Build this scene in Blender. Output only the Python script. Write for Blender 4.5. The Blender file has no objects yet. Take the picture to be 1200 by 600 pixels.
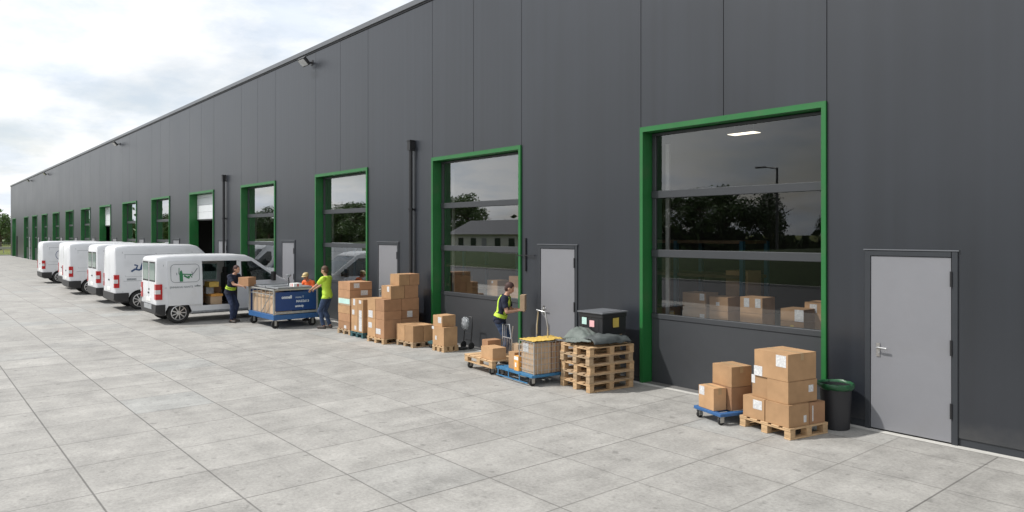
import bpy, bmesh, math, random
from mathutils import Vector, Matrix
R = math.radians
rnd = random.Random(7)
S = bpy.context.scene
C = S.collection
W = 9.9            # y of the warehouse wall; x runs along it, the camera stands over the origin

# ------------------------------------------------------------------ materials
def nt(name):
    m = bpy.data.materials.new(name); m.use_nodes = True
    n = m.node_tree.nodes; l = m.node_tree.links
    return m, n, l, n['Principled BSDF']

def pm(name, col, rough=.6, metal=0., var=.12, scale=6., bump=0., rand=0., spec=.5, stretch=(1, 1, 1), dirt=0.):
    """principled with noise variation of value; optional per object random value, bump and blotchy dirt"""
    m, n, l, b = nt(name)
    b.inputs['Roughness'].default_value = rough; b.inputs['Metallic'].default_value = metal
    b.inputs['Specular IOR Level'].default_value = spec
    tc = n.new('ShaderNodeTexCoord'); mp = n.new('ShaderNodeMapping'); mp.inputs['Scale'].default_value = stretch
    l.new(tc.outputs['Object'], mp.inputs['Vector'])
    no = n.new('ShaderNodeTexNoise'); no.inputs['Scale'].default_value = scale; no.inputs['Detail'].default_value = 6
    no.inputs['Roughness'].default_value = .65
    l.new(mp.outputs[0], no.inputs['Vector'])
    mr = n.new('ShaderNodeMapRange'); mr.inputs['From Min'].default_value = .25; mr.inputs['From Max'].default_value = .75
    mr.inputs['To Min'].default_value = 1 - var; mr.inputs['To Max'].default_value = 1 + var
    l.new(no.outputs['Fac'], mr.inputs['Value'])
    val = mr.outputs[0]
    if rand:
        oi = n.new('ShaderNodeObjectInfo'); r2 = n.new('ShaderNodeMapRange')
        r2.inputs['To Min'].default_value = 1 - rand; r2.inputs['To Max'].default_value = 1 + rand
        l.new(oi.outputs['Random'], r2.inputs['Value'])
        mu = n.new('ShaderNodeMath'); mu.operation = 'MULTIPLY'; l.new(val, mu.inputs[0]); l.new(r2.outputs[0], mu.inputs[1]); val = mu.outputs[0]
    hs = n.new('ShaderNodeHueSaturation'); hs.inputs['Color'].default_value = (*col, 1); l.new(val, hs.inputs['Value'])
    out = hs.outputs[0]
    if dirt:
        n2 = n.new('ShaderNodeTexNoise'); n2.inputs['Scale'].default_value = 2.3; n2.inputs['Detail'].default_value = 8; l.new(tc.outputs['Object'], n2.inputs['Vector'])
        cr = n.new('ShaderNodeMapRange'); cr.inputs['From Min'].default_value = .52; cr.inputs['From Max'].default_value = .75; cr.inputs['To Max'].default_value = dirt
        l.new(n2.outputs['Fac'], cr.inputs['Value'])
        mx = n.new('ShaderNodeMixRGB'); mx.inputs['Color2'].default_value = (.12, .1, .08, 1); l.new(cr.outputs[0], mx.inputs['Fac']); l.new(out, mx.inputs['Color1']); out = mx.outputs[0]
    l.new(out, b.inputs['Base Color'])
    if bump:
        bp = n.new('ShaderNodeBump'); bp.inputs['Strength'].default_value = bump; bp.inputs['Distance'].default_value = .01
        l.new(no.outputs['Fac'], bp.inputs['Height']); l.new(bp.outputs[0], b.inputs['Normal'])
    return m

M = {}
M['green'] = pm('green_paint', (.018, .145, .036), .42, var=.1, scale=2, dirt=.22)
M['trim'] = pm('anthracite_trim', (.03, .034, .04), .45, var=.08, scale=3)
M['trimlight'] = pm('grey_lip', (.13, .137, .15), .4, var=.06)
M['rail'] = pm('door_rail', (.045, .048, .053), .4, var=.06)
M['leaf'] = pm('grey_door_paint', (.215, .218, .235), .38, var=.06, scale=1.2, dirt=.1)
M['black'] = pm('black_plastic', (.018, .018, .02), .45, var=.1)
M['rubber'] = pm('rubber', (.02, .02, .02), .8, var=.15)
M['steel'] = pm('brushed_steel', (.6, .6, .6), .28, .9, .08)
M['galv'] = pm('galvanised', (.42, .42, .4), .45, .5, .2, 12)
M['whitepaint'] = pm('white_van_paint', (.74, .75, .77), .22, var=.04, scale=1.5, dirt=.09)
M['whitepanel'] = pm('white_sectional_panel', (.68, .7, .72), .4, var=.03)
M['blue'] = pm('blue_paint', (.03, .11, .28), .45, var=.15, scale=10)
M['navy'] = pm('navy_panel', (.014, .055, .19), .35, var=.12, scale=4)
M['lightblue'] = pm('worn_blue_paint', (.04, .17, .33), .5, var=.25, scale=14)
M['teal'] = pm('teal_wood', (.035, .1, .11), .7, var=.3, scale=14)
M['wood'] = pm('pallet_wood', (.5, .335, .185), .8, var=.3, scale=7, bump=.3, rand=.12, stretch=(1, 1, 4))
M['woodold'] = pm('worn_pallet_wood', (.4, .285, .175), .85, var=.35, scale=7, bump=.3, rand=.12, stretch=(1, 1, 4))
M['tape'] = pm('packing_tape', (.42, .29, .16), .3, var=.08)
M['asph'] = pm('asphalt', (.07, .07, .072), .9, var=.25, scale=3)
M['jeans'] = pm('denim', (.035, .06, .12), .9, var=.3, scale=14)
M['darkjeans'] = pm('dark_trousers', (.018, .028, .065), .9, var=.3, scale=14)
M['navycloth'] = pm('navy_cloth', (.014, .018, .038), .9, var=.3, scale=10)
M['hivis'] = pm('yellow_hivis_cloth', (.5, .72, .06), .7, var=.12, scale=9)
M['orange'] = pm('orange_hivis_cloth', (.85, .15, .03), .7, var=.15, scale=9)
M['skin'] = pm('skin', (.5, .28, .19), .55, var=.08)
M['hairbrown'] = pm('brown_hair', (.09, .05, .03), .7, var=.4, scale=40)
M['hairdark'] = pm('dark_hair', (.05, .02, .017), .7, var=.4, scale=40)
M['shoe'] = pm('shoe_leather', (.05, .04, .035), .6, var=.2)
M['tan'] = pm('tan_helmet', (.55, .42, .2), .4, var=.06)
M['greycloth'] = pm('grey_tarpaulin', (.135, .158, .145), .7, var=.3, scale=5, bump=.4)
M['darkcloth'] = pm('dark_tarpaulin', (.075, .085, .085), .75, var=.3, scale=5, bump=.4)
M['plasticgrey'] = pm('grey_plastic_film', (.3, .315, .33), .3, var=.35, scale=14)
M['yellow'] = pm('yellow_sheet', (.62, .42, .1), .6, var=.25, scale=12)
M['orangebox'] = pm('orange_packaging', (.75, .36, .08), .6, var=.3, scale=18)
M['mint'] = pm('mint_paper', (.5, .72, .66), .7, var=.1)
M['pink'] = pm('pink_paper', (.8, .45, .46), .7, var=.1)
M['yellowpaper'] = pm('yellow_paper', (.6, .45, .1), .7, var=.12)
M['white'] = pm('white_paper', (.75, .75, .73), .7, var=.05)
M['red'] = pm('red_lens', (.45, .012, .014), .15, var=.1)
M['redink'] = pm('red_ink', (.6, .09, .07), .6, var=.1)
M['greenink'] = pm('green_ink', (.03, .2, .08), .5, var=.15)
M['greyink'] = pm('grey_ink', (.22, .24, .26), .5, var=.1)
M['blueink'] = pm('dark_blue_ink', (.02, .06, .16), .5, var=.15)
M['whiteink'] = pm('white_ink', (.75, .8, .85), .5, var=.05)
M['amber'] = pm('clear_lens', (.6, .6, .6), .1, var=.1)
M['greenplastic'] = pm('green_liner', (.012, .075, .028), .35, var=.3, scale=14)
M['binblack'] = pm('ribbed_bin_plastic', (.02, .02, .023), .5, var=.1)
M['darkint'] = pm('dark_cab_plastic', (.02, .02, .022), .7, var=.1)
M['rackblue'] = pm('rack_upright_blue', (.03, .11, .16), .5, var=.1)
M['rackdark'] = pm('rack_shelf', (.16, .1, .06), .6, var=.15)
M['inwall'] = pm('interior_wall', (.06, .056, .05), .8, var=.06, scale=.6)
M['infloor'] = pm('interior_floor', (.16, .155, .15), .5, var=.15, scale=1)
M['brick'] = pm('brick', (.3, .17, .12), .85, var=.2, scale=5)
M['roofgrey'] = pm('grey_roof_tile', (.1, .1, .11), .7, var=.15, scale=5)
M['bark'] = pm('bark', (.09, .065, .045), .9, var=.35, scale=5)
M['leafa'] = pm('foliage_green', (.075, .13, .035), .6, var=.45, scale=.8)
M['leafb'] = pm('foliage_dark', (.04, .075, .024), .6, var=.45, scale=.8)
M['lampgrey'] = pm('lamp_post_paint', (.1, .1, .1), .5, var=.1)
M['concretelight'] = pm('pale_concrete', (.5, .49, .46), .85, var=.12, scale=6)

def emission(name, col, s):
    m = bpy.data.materials.new(name); m.use_nodes = True; n = m.node_tree.nodes; l = m.node_tree.links
    n.remove(n['Principled BSDF']); e = n.new('ShaderNodeEmission'); e.inputs[0].default_value = (*col, 1); e.inputs[1].default_value = s
    l.new(e.outputs[0], n['Material Output'].inputs[0]); return m
M['glow'] = emission('lit_lamp_panel', (1, .88, .68), 2.2)

def glass(name, tint, k, base, power):
    m = bpy.data.materials.new(name); m.use_nodes = True; n = m.node_tree.nodes; l = m.node_tree.links
    n.remove(n['Principled BSDF'])
    t = n.new('ShaderNodeBsdfTransparent'); t.inputs[0].default_value = (*tint, 1)
    g = n.new('ShaderNodeBsdfGlossy'); g.inputs['Roughness'].default_value = 0.01; g.inputs['Color'].default_value = (.93, .95, .96, 1)
    lw = n.new('ShaderNodeLayerWeight'); lw.inputs['Blend'].default_value = .5
    p = n.new('ShaderNodeMath'); p.operation = 'POWER'; p.inputs[1].default_value = power; l.new(lw.outputs['Facing'], p.inputs[0])
    q = n.new('ShaderNodeMath'); q.operation = 'MULTIPLY_ADD'; q.inputs[1].default_value = k; q.inputs[2].default_value = base; l.new(p.outputs[0], q.inputs[0])
    mx = n.new('ShaderNodeMixShader'); l.new(q.outputs[0], mx.inputs[0]); l.new(t.outputs[0], mx.inputs[1]); l.new(g.outputs[0], mx.inputs[2])
    l.new(mx.outputs[0], n['Material Output'].inputs[0]); return m
M['glass'] = glass('door_glazing', (.88, .89, .89), .95, .035, 1.35)
M['vanglass'] = glass('van_glazing', (.3, .36, .34), .7, .05, 2.6)
m, n_, l_, b_ = nt('dark_van_glazing'); b_.inputs['Base Color'].default_value = (.02, .03, .028, 1); b_.inputs['Roughness'].default_value = .03; b_.inputs['Specular IOR Level'].default_value = .8
M['darkglass'] = m
m, n_, l_, b_ = nt('reflection_toned_glazing'); b_.inputs['Base Color'].default_value = (.2, .27, .24, 1); b_.inputs['Roughness'].default_value = .06; b_.inputs['Specular IOR Level'].default_value = .8  # light green-grey reflection put into the base colour
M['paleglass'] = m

def cladding():
    m, n, l, b = nt('anthracite_cladding')
    b.inputs['Roughness'].default_value = .5; b.inputs['Specular IOR Level'].default_value = .82
    tc = n.new('ShaderNodeTexCoord'); mp = n.new('ShaderNodeMapping'); mp.inputs['Scale'].default_value = (5, 5, .12); l.new(tc.outputs['Object'], mp.inputs[0])
    no = n.new('ShaderNodeTexNoise'); no.inputs['Scale'].default_value = 1.; no.inputs['Detail'].default_value = 8; l.new(mp.outputs[0], no.inputs['Vector'])
    n2 = n.new('ShaderNodeTexNoise'); n2.inputs['Scale'].default_value = .35; n2.inputs['Detail'].default_value = 5; l.new(tc.outputs['Object'], n2.inputs['Vector'])
    ad = n.new('ShaderNodeMath'); ad.operation = 'ADD'; l.new(no.outputs[0], ad.inputs[0]); l.new(n2.outputs[0], ad.inputs[1])
    mr = n.new('ShaderNodeMapRange'); mr.inputs['From Min'].default_value = .6; mr.inputs['From Max'].default_value = 1.4; mr.inputs['To Min'].default_value = .7; mr.inputs['To Max'].default_value = 1.3
    l.new(ad.outputs[0], mr.inputs[0])
    hs = n.new('ShaderNodeHueSaturation'); hs.inputs['Color'].default_value = (.017, .0202, .027, 1); l.new(mr.outputs[0], hs.inputs['Value'])
    geo = n.new('ShaderNodeNewGeometry'); r2 = n.new('ShaderNodeMapRange'); r2.inputs['To Min'].default_value = .95; r2.inputs['To Max'].default_value = 1.07
    l.new(geo.outputs['Random Per Island'], r2.inputs[0]); h2 = n.new('ShaderNodeHueSaturation'); l.new(hs.outputs[0], h2.inputs['Color']); l.new(r2.outputs[0], h2.inputs['Value'])
    sp = n.new('ShaderNodeSeparateXYZ'); l.new(tc.outputs['Object'], sp.inputs[0])
    n4 = n.new('ShaderNodeTexNoise'); n4.inputs['Scale'].default_value = 3.; n4.inputs['Detail'].default_value = 8; n4.inputs['Roughness'].default_value = .7; l.new(tc.outputs['Object'], n4.inputs['Vector'])
    zz = n.new('ShaderNodeMath'); zz.operation = 'MULTIPLY_ADD'; zz.inputs[1].default_value = -1.6; l.new(sp.outputs[2], zz.inputs[0]); l.new(n4.outputs[0], zz.inputs[2])
    mz = n.new('ShaderNodeMapRange'); mz.inputs['From Min'].default_value = -.05; mz.inputs['From Max'].default_value = .5; mz.inputs['To Max'].default_value = .16; l.new(zz.outputs[0], mz.inputs[0])
    dm = n.new('ShaderNodeMixRGB'); dm.inputs['Color2'].default_value = (.2, .19, .17, 1); l.new(mz.outputs[0], dm.inputs['Fac']); l.new(h2.outputs[0], dm.inputs['Color1'])
    l.new(dm.outputs[0], b.inputs['Base Color'])
    wv = n.new('ShaderNodeTexWave'); wv.inputs['Scale'].default_value = 1.6; wv.bands_direction = 'X'; l.new(tc.outputs['Object'], wv.inputs['Vector'])
    bp = n.new('ShaderNodeBump'); bp.inputs['Strength'].default_value = .035; bp.inputs['Distance'].default_value = .01; l.new(wv.outputs['Fac'], bp.inputs['Height'])
    b2 = n.new('ShaderNodeBump'); b2.inputs['Strength'].default_value = .35; b2.inputs['Distance'].default_value = .012; l.new(n2.outputs[0], b2.inputs['Height']); l.new(bp.outputs[0], b2.inputs['Normal'])
    l.new(b2.outputs[0], b.inputs['Normal'])
    mr3 = n.new('ShaderNodeMapRange'); mr3.inputs['To Min'].default_value = .3; mr3.inputs['To Max'].default_value = .4; l.new(n2.outputs[0], mr3.inputs[0]); l.new(mr3.outputs[0], b.inputs['Roughness'])
    return m
M['clad'] = cladding()

def cardboard(name, col):
    m, n, l, b = nt(name)
    b.inputs['Roughness'].default_value = .85; b.inputs['Specular IOR Level'].default_value = .25
    tc = n.new('ShaderNodeTexCoord'); oi = n.new('ShaderNodeObjectInfo')
    ad = n.new('ShaderNodeVectorMath'); ad.operation = 'MULTIPLY_ADD'; ad.inputs[1].default_value = (9, 9, 9); l.new(oi.outputs['Random'], ad.inputs[0]); l.new(tc.outputs['Object'], ad.inputs[2])
    no = n.new('ShaderNodeTexNoise'); no.inputs['Scale'].default_value = 5; no.inputs['Detail'].default_value = 7; l.new(ad.outputs[0], no.inputs['Vector'])
    wv = n.new('ShaderNodeTexWave'); wv.inputs['Scale'].default_value = 22; wv.bands_direction = 'Z'; wv.inputs['Distortion'].default_value = .6; l.new(ad.outputs[0], wv.inputs['Vector'])
    mr = n.new('ShaderNodeMapRange'); mr.inputs['From Min'].default_value = .3; mr.inputs['From Max'].default_value = .7; mr.inputs['To Min'].default_value = .88; mr.inputs['To Max'].default_value = 1.1; l.new(no.outputs[0], mr.inputs[0])
    m2 = n.new('ShaderNodeMath'); m2.operation = 'MULTIPLY_ADD'; m2.inputs[1].default_value = .05; l.new(wv.outputs['Fac'], m2.inputs[0]); l.new(mr.outputs[0], m2.inputs[2])
    r2 = n.new('ShaderNodeMapRange'); r2.inputs['To Min'].default_value = .8; r2.inputs['To Max'].default_value = 1.14; l.new(oi.outputs['Random'], r2.inputs[0])
    m3 = n.new('ShaderNodeMath'); m3.operation = 'MULTIPLY'; l.new(m2.outputs[0], m3.inputs[0]); l.new(r2.outputs[0], m3.inputs[1])
    hs = n.new('ShaderNodeHueSaturation'); hs.inputs['Color'].default_value = (*col, 1); l.new(m3.outputs[0], hs.inputs['Value'])
    l.new(hs.outputs[0], b.inputs['Base Color'])
    bp = n.new('ShaderNodeBump'); bp.inputs['Strength'].default_value = .4; bp.inputs['Distance'].default_value = .015; l.new(no.outputs[0], bp.inputs['Height']); l.new(bp.outputs[0], b.inputs['Normal'])
    return m
M['card'] = cardboard('cardboard', (.44, .27, .145))
M['cardred'] = cardboard('reddish_cardboard', (.38, .215, .12))
M['cardpale'] = cardboard('pale_cardboard', (.5, .36, .24))

def sticker():
    m, n, l, b = nt('printed_label_paper'); b.inputs['Roughness'].default_value = .6
    tc = n.new('ShaderNodeTexCoord')
    vo = n.new('ShaderNodeTexNoise'); vo.inputs['Scale'].default_value = 34; vo.inputs['Detail'].default_value = 1; l.new(tc.outputs['Object'], vo.inputs['Vector'])
    wv = n.new('ShaderNodeTexWave'); wv.bands_direction = 'Z'; wv.inputs['Scale'].default_value = 24; l.new(tc.outputs['Object'], wv.inputs['Vector'])
    mu = n.new('ShaderNodeMath'); mu.operation = 'MULTIPLY'; l.new(vo.outputs[0], mu.inputs[0]); l.new(wv.outputs['Fac'], mu.inputs[1])
    cr = n.new('ShaderNodeMapRange'); cr.inputs['From Min'].default_value = .3; cr.inputs['From Max'].default_value = .42; l.new(mu.outputs[0], cr.inputs[0])
    mx = n.new('ShaderNodeMixRGB'); mx.inputs['Color1'].default_value = (.72, .72, .71, 1); mx.inputs['Color2'].default_value = (.36, .36, .38, 1); l.new(cr.outputs[0], mx.inputs['Fac'])
    l.new(mx.outputs[0], b.inputs['Base Color']); return m
M['sticker'] = sticker()

def yard():
    m, n, l, b = nt('concrete_slabs')
    tc = n.new('ShaderNodeTexCoord'); P = tc.outputs['Object']
    def math_(op, a, b_=None, c=None):
        k = n.new('ShaderNodeMath'); k.operation = op
        for i, v in enumerate((a, b_, c)):
            if v is None: continue
            if isinstance(v, (int, float)): k.inputs[i].default_value = v
            else: l.new(v, k.inputs[i])
        return k.outputs[0]
    def rng(v, a, b_, c, d):
        k = n.new('ShaderNodeMapRange'); l.new(v, k.inputs[0])
        for i, q in zip(('From Min', 'From Max', 'To Min', 'To Max'), (a, b_, c, d)): k.inputs[i].default_value = q
        return k.outputs[0]
    sp = n.new('ShaderNodeSeparateXYZ'); l.new(P, sp.inputs[0])
    u = math_('DIVIDE', math_('ADD', sp.outputs[0], 2.79), 1.085); v = math_('DIVIDE', math_('SUBTRACT', sp.outputs[1], 1.45), 1.11)
    fu, fv = math_('FLOOR', math_('ADD', u, .5)), math_('FLOOR', math_('ADD', v, .5))
    du = math_('MULTIPLY', math_('ABSOLUTE', math_('SUBTRACT', u, fu)), 1.085); dv = math_('MULTIPLY', math_('ABSOLUTE', math_('SUBTRACT', v, fv)), 1.11)
    def hash1(a, s):
        w = n.new('ShaderNodeTexWhiteNoise'); w.noise_dimensions = '1D'; l.new(math_('ADD', a, s), w.inputs['W']); return w.outputs['Value']
    big = n.new('ShaderNodeTexNoise'); big.inputs['Scale'].default_value = .5; big.inputs['Detail'].default_value = 3; l.new(P, big.inputs['Vector'])
    vis = rng(big.outputs[0], .35, .6, .75, 1.)
    ju = math_('MULTIPLY', rng(du, .005, .013, 1., 0.), math_('MULTIPLY', rng(hash1(fu, 3.3), 0, 1, .6, 1.), vis))
    # joints along the wall fade in the traffic lane near the doors
    jv = math_('MULTIPLY', rng(dv, .005, .013, 1., 0.), math_('MULTIPLY', rng(hash1(fv, 9.1), 0, 1, .6, 1.), rng(sp.outputs[1], 3.5, 6.5, 1., .6)))
    joint = math_('MAXIMUM', ju, jv)
    cu, cv = math_('FLOOR', u), math_('FLOOR', v)
    w = n.new('ShaderNodeTexWhiteNoise'); w.noise_dimensions = '2D'; cx = n.new('ShaderNodeCombineXYZ'); l.new(cu, cx.inputs[0]); l.new(cv, cx.inputs[1]); l.new(cx.outputs[0], w.inputs['Vector'])
    tile = rng(w.outputs['Value'], 0, 1, .93, 1.06)
    # streaks across the slabs, blotches, specks
    mp = n.new('ShaderNodeMapping'); mp.inputs['Scale'].default_value = (3.2, .5, 1); mp.inputs['Rotation'].default_value = (0, 0, R(4)); l.new(P, mp.inputs[0])
    st = n.new('ShaderNodeTexNoise'); st.inputs['Scale'].default_value = 1.1; st.inputs['Detail'].default_value = 9; st.inputs['Roughness'].default_value = .72; l.new(mp.outputs[0], st.inputs['Vector'])
    fine = n.new('ShaderNodeTexNoise'); fine.inputs['Scale'].default_value = 26; fine.inputs['Detail'].default_value = 6; fine.inputs['Roughness'].default_value = .8; l.new(P, fine.inputs['Vector'])
    blot = n.new('ShaderNodeTexNoise'); blot.inputs['Scale'].default_value = 1.7; blot.inputs['Detail'].default_value = 7; blot.inputs['Roughness'].default_value = .7; l.new(P, blot.inputs['Vector'])
    vo = n.new('ShaderNodeTexNoise'); vo.inputs['Scale'].default_value = 7.; vo.inputs['Detail'].default_value = 3; l.new(P, vo.inputs['Vector'])
    spots = rng(vo.outputs[0], .63, .72, 1., .74)
    sn = n.new('ShaderNodeTexNoise'); sn.inputs['Scale'].default_value = .75; sn.inputs['Detail'].default_value = 10; sn.inputs['Roughness'].default_value = .75; sn.inputs['Distortion'].default_value = .6; l.new(P, sn.inputs['Vector'])
    stains = rng(sn.outputs[0], .5, .72, 1.03, .78)
    val = math_('MULTIPLY', math_('MULTIPLY', tile, rng(st.outputs[0], .3, .7, .88, 1.1)), math_('MULTIPLY', rng(fine.outputs[0], .3, .7, .76, 1.22), math_('MULTIPLY', math_('MULTIPLY', rng(blot.outputs[0], .32, .68, .8, 1.13), stains), spots)))
    hs = n.new('ShaderNodeHueSaturation'); hs.inputs['Color'].default_value = (.35, .34, .32, 1); l.new(val, hs.inputs['Value'])
    # a few cooler slabs
    cool = n.new('ShaderNodeMixRGB'); cool.blend_type = 'MULTIPLY'; cool.inputs['Color2'].default_value = (.93, .97, 1.0, 1); l.new(rng(w.outputs['Color'], .75, .85, 0, .8), cool.inputs['Fac']); l.new(hs.outputs[0], cool.inputs['Color1'])
    mx = n.new('ShaderNodeMixRGB'); mx.inputs['Color2'].default_value = (.07, .066, .062, 1); l.new(math_('MULTIPLY', joint, .75), mx.inputs['Fac']); l.new(cool.outputs[0], mx.inputs['Color1'])
    l.new(mx.outputs[0], b.inputs['Base Color'])
    l.new(rng(blot.outputs[0], .3, .7, .62, .85), b.inputs['Roughness']); b.inputs['Specular IOR Level'].default_value = .35
    bp = n.new('ShaderNodeBump'); bp.inputs['Strength'].default_value = .25; bp.inputs['Distance'].default_value = .006
    l.new(math_('SUBTRACT', fine.outputs[0], math_('MULTIPLY', joint, 1.5)), bp.inputs['Height']); l.new(bp.outputs[0], b.inputs['Normal'])
    return m
M['yard'] = yard()

def grass():
    m, n, l, b = nt('meadow_grass'); b.inputs['Roughness'].default_value = .9; b.inputs['Specular IOR Level'].default_value = .1
    tc = n.new('ShaderNodeTexCoord')
    a = n.new('ShaderNodeTexNoise'); a.inputs['Scale'].default_value = .06; a.inputs['Detail'].default_value = 8; l.new(tc.outputs['Object'], a.inputs['Vector'])
    f = n.new('ShaderNodeTexNoise'); f.inputs['Scale'].default_value = 3.; f.inputs['Detail'].default_value = 6; l.new(tc.outputs['Object'], f.inputs['Vector'])
    cr = n.new('ShaderNodeValToRGB'); e = cr.color_ramp.elements; e[0].position = .35; e[0].color = (.1, .15, .035, 1); e[1].position = .65; e[1].color = (.2, .19, .06, 1); l.new(a.outputs[0], cr.inputs[0])
    mr = n.new('ShaderNodeMapRange'); mr.inputs['From Min'].default_value = .3; mr.inputs['From Max'].default_value = .7; mr.inputs['To Min'].default_value = .65; mr.inputs['To Max'].default_value = 1.3; l.new(f.outputs[0], mr.inputs[0])
    hs = n.new('ShaderNodeHueSaturation'); l.new(cr.outputs[0], hs.inputs['Color']); l.new(mr.outputs[0], hs.inputs['Value']); l.new(hs.outputs[0], b.inputs['Base Color'])
    return m
M['grass'] = grass()
M['bankgrass'] = pm('bank_grass', (.04, .06, .022), .9, var=.4, scale=2., spec=.1)

# ------------------------------------------------------------------ mesh helpers
class MB:
    def __init__(s): s.v = []; s.f = []; s.mi = []
    def add(s, vs, fs, mi=0):
        o = len(s.v); s.v += [tuple(p) for p in vs]; s.f += [[o + i for i in f] for f in fs]; s.mi += [mi] * len(fs); return s
    def box(s, x0, x1, y0, y1, z0, z1, rot=None, mi=0):
        vs = [Vector((x, y, z)) for z in (z0, z1) for x, y in ((x0, y0), (x1, y0), (x1, y1), (x0, y1))]
        if rot is not None:
            c = Vector(((x0 + x1) / 2, (y0 + y1) / 2, (z0 + z1) / 2)); vs = [rot @ (p - c) + c for p in vs]
        return s.add(vs, [(0, 3, 2, 1), (4, 5, 6, 7), (0, 1, 5, 4), (1, 2, 6, 5), (2, 3, 7, 6), (3, 0, 4, 7)], mi)
    def tube(s, pts, r, n=8, mi=0, closed=False):
        pts = [Vector(p) for p in pts]; rs = r if isinstance(r, (list, tuple)) else [r] * len(pts)
        rings = []; up = None
        for i, p in enumerate(pts):
            a = pts[i - 1] if i > 0 else (pts[-1] if closed else p); b = pts[i + 1] if i < len(pts) - 1 else (pts[0] if closed else p)
            d = (b - a).normalized()
            if up is None: up = Vector((0, 0, 1)) if abs(d.z) < .9 else Vector((1, 0, 0))
            x = d.cross(up).normalized(); up = x.cross(d).normalized()
            rings.append([p + (x * math.cos(2 * math.pi * k / n) + up * math.sin(2 * math.pi * k / n)) * rs[i] for k in range(n)])
        vs = [q for ring in rings for q in ring]; fs = []
        m_ = len(pts)
        for i in range(m_ if closed else m_ - 1):
            j = (i + 1) % m_
            for k in range(n): fs.append((i * n + k, i * n + (k + 1) % n, j * n + (k + 1) % n, j * n + k))
        if not closed: fs += [tuple(range(n))[::-1], tuple((m_ - 1) * n + k for k in range(n))]
        return s.add(vs, fs, mi)
    def lathe(s, prof, n=24, axis='Z', c=(0, 0, 0), mi=0):
        """prof = [(radius, height)]; closed at ends when radius is 0"""
        vs = []; fs = []
        for (r, h) in prof:
            for k in range(n):
                a = 2 * math.pi * k / n; p = (r * math.cos(a), r * math.sin(a), h)
                if axis == 'X': p = (p[2], p[0], p[1])
                if axis == 'Y': p = (p[0], p[2], p[1])
                vs.append((p[0] + c[0], p[1] + c[1], p[2] + c[2]))
        for i in range(len(prof) - 1):
            for k in range(n): fs.append((i * n + k, i * n + (k + 1) % n, (i + 1) * n + (k + 1) % n, (i + 1) * n + k))
        fs += [tuple(range(n))[::-1], tuple((len(prof) - 1) * n + k for k in range(n))]
        return s.add(vs, fs, mi)
    def ell(s, c, r, nu=14, nv=9, mi=0, rot=None):
        vs = []; fs = []
        for i in range(nv + 1):
            t = math.pi * i / nv
            for k in range(nu):
                a = 2 * math.pi * k / nu
                p = Vector((r[0] * math.sin(t) * math.cos(a), r[1] * math.sin(t) * math.sin(a), r[2] * math.cos(t)))
                if rot is not None: p = rot @ p
                vs.append(p + Vector(c))
        for i in range(nv):
            for k in range(nu): fs.append((i * nu + k, (i + 1) * nu + k, (i + 1) * nu + (k + 1) % nu, i * nu + (k + 1) % nu))
        return s.add(vs, fs, mi)
    def prism(s, poly, a0, a1, axis='X', mi=0):
        """poly in the two other axes (order yz for X, xz for Y, xy for Z)"""
        def P(u, v, a): return {'X': (a, u, v), 'Y': (u, a, v), 'Z': (u, v, a)}[axis]
        n = len(poly); vs = [P(u, v, a0) for u, v in poly] + [P(u, v, a1) for u, v in poly]
        fs = [tuple(range(n))[::-1], tuple(range(n, 2 * n))] + [(i, (i + 1) % n, n + (i + 1) % n, n + i) for i in range(n)]
        return s.add(vs, fs, mi)
    def mesh(s, name, fix=True):
        me = bpy.data.meshes.new(name); me.from_pydata(s.v, [], s.f)
        for p, k in zip(me.polygons, s.mi): p.material_index = k
        if fix:
            bm = bmesh.new(); bm.from_mesh(me); bmesh.ops.remove_doubles(bm, verts=bm.verts, dist=1e-6)
            bmesh.ops.recalc_face_normals(bm, faces=bm.faces); bm.to_mesh(me); bm.free()
        return me
    def build(s, name, mats, parent=None, smooth=None, bevel=0, seg=2, loc=None):
        return link(name, s.mesh(name), mats, parent, smooth, bevel, seg, loc)

def link(name, me, mats, parent=None, smooth=None, bevel=0, seg=2, loc=None):
    o = bpy.data.objects.new(name, me); C.objects.link(o)
    for m_ in (mats if isinstance(mats, (list, tuple)) else [mats]): me.materials.append(M[m_] if isinstance(m_, str) else m_)
    if smooth:
        me.polygons.foreach_set('use_smooth', [True] * len(me.polygons)); me.set_sharp_from_angle(angle=R(smooth))
    if bevel:
        b = o.modifiers.new('bevel', 'BEVEL'); b.width = bevel; b.segments = seg; b.limit_method = 'ANGLE'; b.angle_limit = R(40)
    if parent: o.parent = parent
    if loc: o.location = loc
    return o

def tag(o, label=None, cat=None, group=None, kind=None):
    if label: o['label'] = label
    if cat: o['category'] = cat
    if group: o['group'] = group
    if kind: o['kind'] = kind
    return o

def thing(name, label, cat, loc=(0, 0, 0), rz=0, group=None):
    o = bpy.data.objects.new(name, None); C.objects.link(o); o.location = loc; o.rotation_euler = (0, 0, R(rz)); o.empty_display_size = .2
    return tag(o, label, cat, group)

def dup(o, parent=None):
    c = o.copy(); C.objects.link(c); c.parent = parent
    for k in list(o.children): dup(k, c)
    return c

def evaluated(o):
    bpy.context.view_layer.update()
    dg = bpy.context.evaluated_depsgraph_get()
    return bpy.data.meshes.new_from_object(o.evaluated_get(dg))

def boolean(me, cutters, op):
    """apply a chain of exact booleans to a mesh and return the result"""
    o = bpy.data.objects.new('tmp', me); C.objects.link(o); tmp = [o]
    for c in cutters:
        co = bpy.data.objects.new('cut', c); C.objects.link(co); tmp.append(co)
        b = o.modifiers.new('b', 'BOOLEAN'); b.object = co; b.operation = op; b.solver = 'EXACT'
    r = evaluated(o)
    for t in tmp: bpy.data.objects.remove(t)
    return r

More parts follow.
